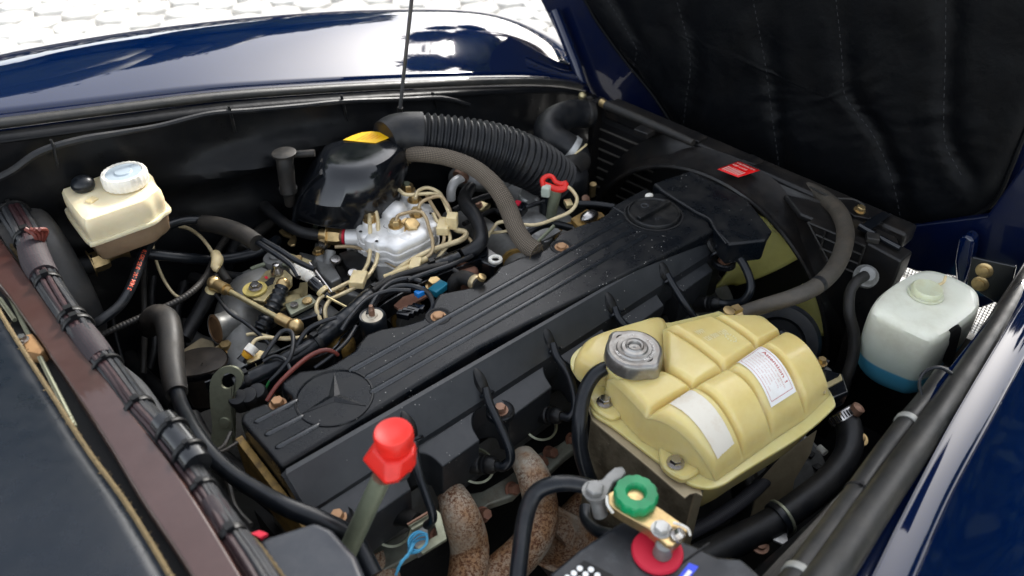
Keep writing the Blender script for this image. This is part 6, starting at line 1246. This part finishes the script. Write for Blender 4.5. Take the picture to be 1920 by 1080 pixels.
looms = [
 ('taped_loom', [(884, 350, -1, 20), (872, 368, -.5, 26), (874, 384, 0, 28), (888, 402, 0, 28), (899, 425, -.5, 28), (902, 450, -1, 28), (890, 466, -1.5, 28), (868, 478, -2, 26)], rubber, 'thick taped black loom curving down right of the distributor'),
 ('black_lead', [(700, 575, -.5, 11), (712, 553, 0, 11), (735, 540, 0, 11), (760, 536, 0, 11), (785, 540, 0, 11), (805, 552, -1, 11), (812, 575, -2, 10), (800, 590, -3, 10)], wire_b, 'black lead arching over the tray toward the blue connector'),
 ('black_lead', [(690, 590, 0, 10), (702, 562, .5, 10), (730, 532, .5, 10), (765, 522, .3, 10), (790, 528, 0, 10)], wire_b, 'upper black lead arching beside the cable tie'),
 ('black_lead', [(492, 672, -1, 9), (510, 645, 0, 9), (528, 622, .5, 9), (545, 622, .5, 9), (550, 640, .5, 9), (545, 668, 0, 9), (530, 690, -1, 9), (506, 715, -2, 8)], wire_b, 'black lead in a tall loop above the tray left end'),
 ('black_lead', [(494, 678, -1, 8), (515, 668, -.5, 8), (535, 675, -.5, 8), (545, 695, -1, 8)], wire_b, 'short black lead arched low near the tray left end'),
 ('black_lead', [(555, 650, -1, 9), (575, 620, 0, 9), (600, 605, .5, 9), (630, 595, .5, 8)], wire_b, 'black lead rising from the tray below the white bracket'),
 ('black_lead', [(765, 525, .5, 9), (800, 512, .3, 9), (850, 495, 0, 9), (885, 480, -1, 9)], wire_b, 'straight black lead along the upper half of the tray'),
 ('green_lead', [(507, 712, -2, 5), (500, 725, -3, 5), (494, 742, -4, 5)], M('green_wire', (.03, .22, .06), .5), 'thin green wire end below the tray'),
 ('red_brown_lead', [(500, 752, -1, 8), (520, 722, 0, 8), (550, 692, .5, 9), (580, 668, .5, 9), (605, 657, .5, 9), (622, 658, 0, 8), (634, 666, -1, 7)], wire_r, 'red brown wire arching over the tray to the engine cover'),
 ('yellow_brown_line', [(620, 600, -2.5, 7), (640, 590, -2.5, 7)], line_d, 'stub of brown line beside the tray'),
 ('corrugated_tube', [(180, 632, -1, 11), (230, 610, -1, 12), (280, 588, -1, 12), (330, 566, -1, 12), (362, 545, -1, 12), (385, 520, -1.5, 12), (398, 495, -2, 12), (408, 470, -3, 12), (425, 445, -4, 12)], 'rib', 'thin ribbed black tube crossing the dark gap left of the linkage'),
 ('cream_tube', [(325, 424, .5, 7), (350, 427, .8, 7), (375, 443, .8, 7), (395, 468, .5, 7), (408, 492, 0, 7)], line_m, 'cream tube curving down to the cream grommet'),
 ('cream_tube', [(286, 455, 0, 6), (290, 480, -1, 6), (305, 520, -3, 6), (325, 550, -5, 6), (345, 562, -6, 6)], line_m, 'thin cream tube hanging down behind the black lettered cable'),
 ('black_tube', [(345, 635, -9, 28), (365, 600, -8, 28), (390, 555, -6, 28), (402, 520, -5, 28)], rubber, 'slanting thick black tube left of the grey casting'),
 ('black_tube', [(272, 480, -3, 12), (270, 540, -5, 12), (271, 620, -8, 12), (268, 700, -12, 12)], rub_gray, 'thin grey tube hanging straight down in the gap'),
 ('black_tube', [(290, 500, -6, 12), (284, 560, -8, 14), (290, 640, -11, 14), (280, 690, -14, 14)], rubber, 'second black tube hanging down in the gap'),
 ('black_tube', [(205, 500, -6, 9), (208, 560, -9, 9), (215, 620, -12, 9), (230, 680, -15, 9)], rubber, 'thin black tube hanging below the gold nut'),
 ('black_tube', [(408, 492, -1, 16), (415, 508, -1.5, 16), (428, 528, -2, 15)], rub_gray, 'short grey tube below the cream grommet'),
 ('black_hose', [(455, 470, -5, 22), (480, 440, -5, 22), (510, 415, -5, 20), (540, 385, -6, 20)], rub_gray, 'grey hose slanting up beneath the fuel feed hose'),
 ('black_hose', [(425, 500, -6, 24), (440, 465, -6, 24), (460, 430, -6, 22), (490, 400, -7, 20)], rubber, 'black hose behind the fuel feed hose'),
 ('black_hose', [(415, 515, -5, 18), (470, 520, -5, 18), (500, 505, -5, 18), (520, 485, -5, 18)], rubber, 'black hose low behind the linkage levers'),
 ('heater_hose', [(316, 385, -2, 22), (330, 396, -3, 30), (345, 410, -4, 32), (370, 430, -6, 32)], rub_gray, 'short thick grey hose right of the brake reservoir'),
 ('cream_line', [(478, 668, -2, 7), (472, 650, -1, 7), (480, 637, -.5, 7), (500, 633, -.5, 7), (540, 636, -.5, 7), (575, 630, -.8, 7)], line_m, 'cream line bent around above the white connector'),
]
for nm, pts, mt, lb in looms:
    rb = mt == 'rib'; tag(obj(nm, G().tube(Path(pts, step=.12 if rb else None), 10, rib=(.5, .07) if rb else None), rub_gray if rb else mt), lb, 'hose' if ('hose' in nm or 'tube' in nm) else 'wire')
tag(obj('cream_grommet', G().tube(Path([(404, 476, 0, 18), (408, 488, 0, 22), (404, 500, -.5, 18), (410, 505, -.8, 14)]), 14), clip_m), 'cream plastic grommet joining the thin cream tube', 'grommet')
t = thing('white_connector', 'white and amber connector below the bellows', 'connector', P(468, 655, -2))
obj('white_shell', G().tube(Path([(476, 650, -1.2, 24), (466, 662, -1.6, 24)], lin=True), 12), white_m, t); obj('amber_tip', G().tube(Path([(466, 662, -1.6, 23), (460, 669, -2, 18)], lin=True), 12), M('amber_plastic', (.75, .38, .03), .4), t); obj('black_end', G().tube(Path([(459, 668, -2, 16), (452, 678, -2.4, 20)], lin=True), 12), gloss, t)
tag(obj('cream_block', G().box(P(480, 672, -3), (2.6, 1.6, 1), 30), clip_m, bevel=.2), 'flat tan block under the white connector', 'connector')
for a, b, lb in ((455, 705, 'left'), (480, 742, 'right')): pass
t = thing('blue_plug', 'small blue plug on black leads beside the hose stub', 'connector', P(800, 548, -2)); obj('plug', G().box(P(789, 548, -.6), (1.9, 1.1, .9), 0), blue_pl, t, bevel=.15); obj('plug', G().box(P(822, 541, -2.5), (3.0, 1.8, 1.2), 10), M('teal_plastic', (.01, .20, .30), .4), t, bevel=.2); obj('brass_base', G().hexa(P(815, 534, -3), (0, 0, 1), 1.1, 1), brass, t)
t = thing('breather_stub', 'black rubber elbow with a gold hose clamp at the edge of the cover', 'hose', P(880, 530, -1)); pp = Path([(850, 548, -4, 26), (852, 530, -2, 28), (866, 520, -.8, 28), (885, 526, -.2, 28), (898, 534, 0, 26)]); obj('elbow', G().tube(pp, 16), rub_gray, t); band(pp, .9, 1.0, .12, M('pale_gold', (.62, .50, .30), .35, .7), t, 'hose_clamp', screw=False); obj('clamp_screw', G().lathe(P(902, 523, .8), (.2, -.3, .8), [(0, .65), (.6, .65), (.7, .3)], 12), brass, t); obj('nipple', G().cyl(P(850, 505, 0), P(866, 516, -.4), .35, 10), rub_gray, t)
t = thing('rubber_mount', 'round black rubber mount with pale disc and rusty stud', 'rubber mount', P(700, 600, -2)); q = P(698, 592, 0)
obj('rubber', G().lathe(q+V((0, 0, -3.4)), (0, 0, 1), [(0, 1.95), (3.2, 2.0), (3.5, 1.85), (3.4, 1.6)], 30), rub_smooth, t); obj('pale_disc', G().lathe(q+V((0, 0, -.1)), (0, 0, 1), [(0, 1.55), (.12, 1.55), (.15, .8), (.3, .7)], 26), M('pale_zinc', (.55, .50, .40), .45, .4, dirt=((.35, .25, .15), .5, 60)), t); obj('stud', G().lathe(q, (0, 0, 1), [(0, .45), (1.2, .45), (1.3, .35), (1.9, .3)], 12), copper, t)
for a, b, lb, mt in ((640, 642, 'amber injector seat just left of the long cover', gold_g), (875, 512, 'rusty brown fitting above the breather elbow', rust_b)):
    tag(obj('metal_fitting', G().lathe(P(a, b, -4.5), (.1, -.2, 1), [(-3, 2.2), (0, 2.1), (.8, 1.8), (1.2, 1.2)], 20), mt), lb, 'fitting')
t = thing('injector_plug', 'black ridged connector plug between rubber mount and cover', 'connector', P(770, 586, -3)); 
for k in range(4): obj('ridge', G().box(P(757+k*9, 590-k*4, -2.2), (1.1, 2.0, 1.0), 30), gloss, t, bevel=.12)
t = thing('small_caps', 'pair of small black caps at the rear corner of the cover', 'cap', P(455, 745, -3))
for a, b in ((448, 750), (468, 746), (484, 738)): obj('cap', G().lathe(P(a, b, -3), (-.2, -.2, 1), [(-1.5, 1.2), (.6, 1.3), (.9, 1.1), (1, .3)], 18), rubber, t)
tag(obj('white_tag', G().slab([P(a, b, -2.4) for a, b in ((462, 730), (482, 724), (484, 740), (466, 744))], .4), white_m, bevel=.1), 'small white plastic tag at the left end of the tray', 'tag')
t = thing('side_breather', 'brass bolt with bright spring clip at the front lower end of the skirt', 'bolt', P(620, 980, -4)); obj('clip', G().cyl(P(625, 975, -4), P(612, 992, -5), .8, 10), steel, t)
# amber manifold parts left of the cover
t = thing('intake_manifold', 'grimy cast intake manifold runners between tray and cover', 'intake manifold', P(620, 680, -12))
for a, b in ((540, 720), (655, 655), (760, 600), (860, 545), (960, 500), (1060, 450)):
    obj('runner', G().tube(Path([(a+18, b+10, -8, 60), (a-20, b-30, -10, 62), (a-70, b-70, -13, 60), (a-110, b-80, -16, 60)], step=1.2), 18), alu_dk, t)
    obj('amber_gasket', G().lathe(P(a+6, b-4, -8), P(a+18, b+10, -8)-P(a-20, b-30, -10), [(-.4, 2.9), (.4, 2.9)], 22), gold_g, t)
# random depth clutter in the dark gap: real hoses and brackets
gap = [([(330, 600, -18), (360, 640, -18), (420, 660, -18)], 40), ([(230, 640, -20), (260, 700, -20), (330, 760, -20)], 36), ([(300, 520, -20), (350, 520, -20), (400, 560, -20)], 44), ([(850, 330, -10), (900, 345, -10), (960, 340, -12)], 30), ([(1320, 640, -20), (1400, 960, -24), (1300, 1020, -26)], 50), ([(360, 780, -12), (390, 830, -12), (470, 900, -12)], 30), ([(420, 860, -14), (450, 900, -14), (520, 960, -14)], 20)]
for i, (pts, d_) in enumerate(gap): tag(obj('bay_pipe', G().tube(Path([(*q, d_) for q in pts]), 14), alu_dk if i in (0, 2, 3) else rubber), ['dull grey pipe in the dark below the grey elbow', 'black hose deep below the wiring harness', 'dull grey pipe deep in the gap right of the reservoir', 'dull pipe deep under the ribbed duct', 'black hose deep beneath the coolant tank', 'black hose under the lifting eye', 'thin black hose beside the amber gasket plate'][i], 'pipe')
for m_ in bpy.data.meshes: pass

t = thing('brown_bracket', 'crumpled rusty brown bracket beside the round rubber mount', 'bracket', P(760, 565, -3))
for pts, z, mt in (([(738, 572), (756, 556), (790, 545), (806, 552), (780, 566), (752, 582)], -2.5, rust_b), ([(760, 568), (784, 560), (792, 572), (768, 582)], -3.5, gold_g), ([(745, 580), (762, 570), (768, 578), (750, 590)], -2, rust_b)): obj('brown_plate', G().slab([P(a, b, z) for a, b in pts], .5), mt, t, bevel=.06)
t = thing('grey_damper', 'grey topped round damper behind the linkage levers', 'damper', P(518, 490, -5))
obj('body', G().lathe(P(518, 482, -3.5), (0, 0, 1), [(-4, 2.2), (-.3, 2.25), (0, 2.1), (.1, 1.2), (.5, 1.1), (.6, .5)], 26), alu_dk, t)
t = thing('distributor_base', 'stepped cast bracket holding the fuel distributor', 'engine casting', P(625, 510, -6))
obj('web', G().slab([P(a, b, -5) for a, b in ((590, 452), (612, 456), (622, 490), (640, 520), (620, 530), (600, 512), (588, 480))], 2.5), alu_dk, t, bevel=.4)
obj('web', G().slab([P(a, b, -7) for a, b in ((560, 470), (600, 480), (640, 530), (700, 540), (690, 560), (620, 545), (570, 500))], 3), alu_dk, t, bevel=.4)
for a, b, z in ((597, 472, -4.8), (640, 545, -6.8)): obj('bolt', G().hexa(P(a, b, z), (0, 0, 1), .8, .7), brass, t)
for i, (pts, d_, mt, lb) in enumerate((
 ([(470, 505, -4), (500, 495, -4), (535, 497, -4), (560, 508, -4.5)], 9, tube_green, 'pale grey lead arched above the linkage levers'),
 ([(405, 552, -2), (430, 585, -2.2), (460, 605, -3), (490, 630, -4), (510, 650, -5)], 8, wire_b, 'black strap draped over the grey intake casting'),
 ([(640, 620, 0), (660, 590, .6), (690, 560, .8), (730, 545, .6), (770, 545, .4)], 9, wire_b, 'black lead rising over the main loom to the blue plug'),
 ([(700, 545, 0), (740, 520, .3), (790, 505, .2), (840, 495, 0)], 12, rub_gray, 'taped lead on the upper part of the tray'),
 ([(590, 690, -1), (620, 668, -.6), (650, 640, -.6), (668, 612, -.6)], 8, wire_b, 'black lead along the near lip of the tray'),
 ([(360, 520, -8), (400, 530, -8), (440, 525, -8), (470, 515, -8)], 22, rubber, 'black hose crossing under the cream grommet'),
 ([(340, 470, -9), (345, 530, -10), (330, 590, -12), (340, 650, -14)], 20, rubber, 'black hose dropping through the dark gap'),
 ([(560, 330, 0), (600, 385, -4), (590, 430, -6)], 10, tube_green, 'green grey lead below the intake housing'),
 ([(870, 440, -2), (885, 455, -2), (880, 475, -2.4), (862, 490, -2.6)], 7, line_d, 'brown line tucked inside the taped loom bend'),
 )): tag(obj('engine_lead', G().tube(Path([(*q, d_) for q in pts]), 10), mt), lb, 'hose' if 'hose' in lb else 'wire')
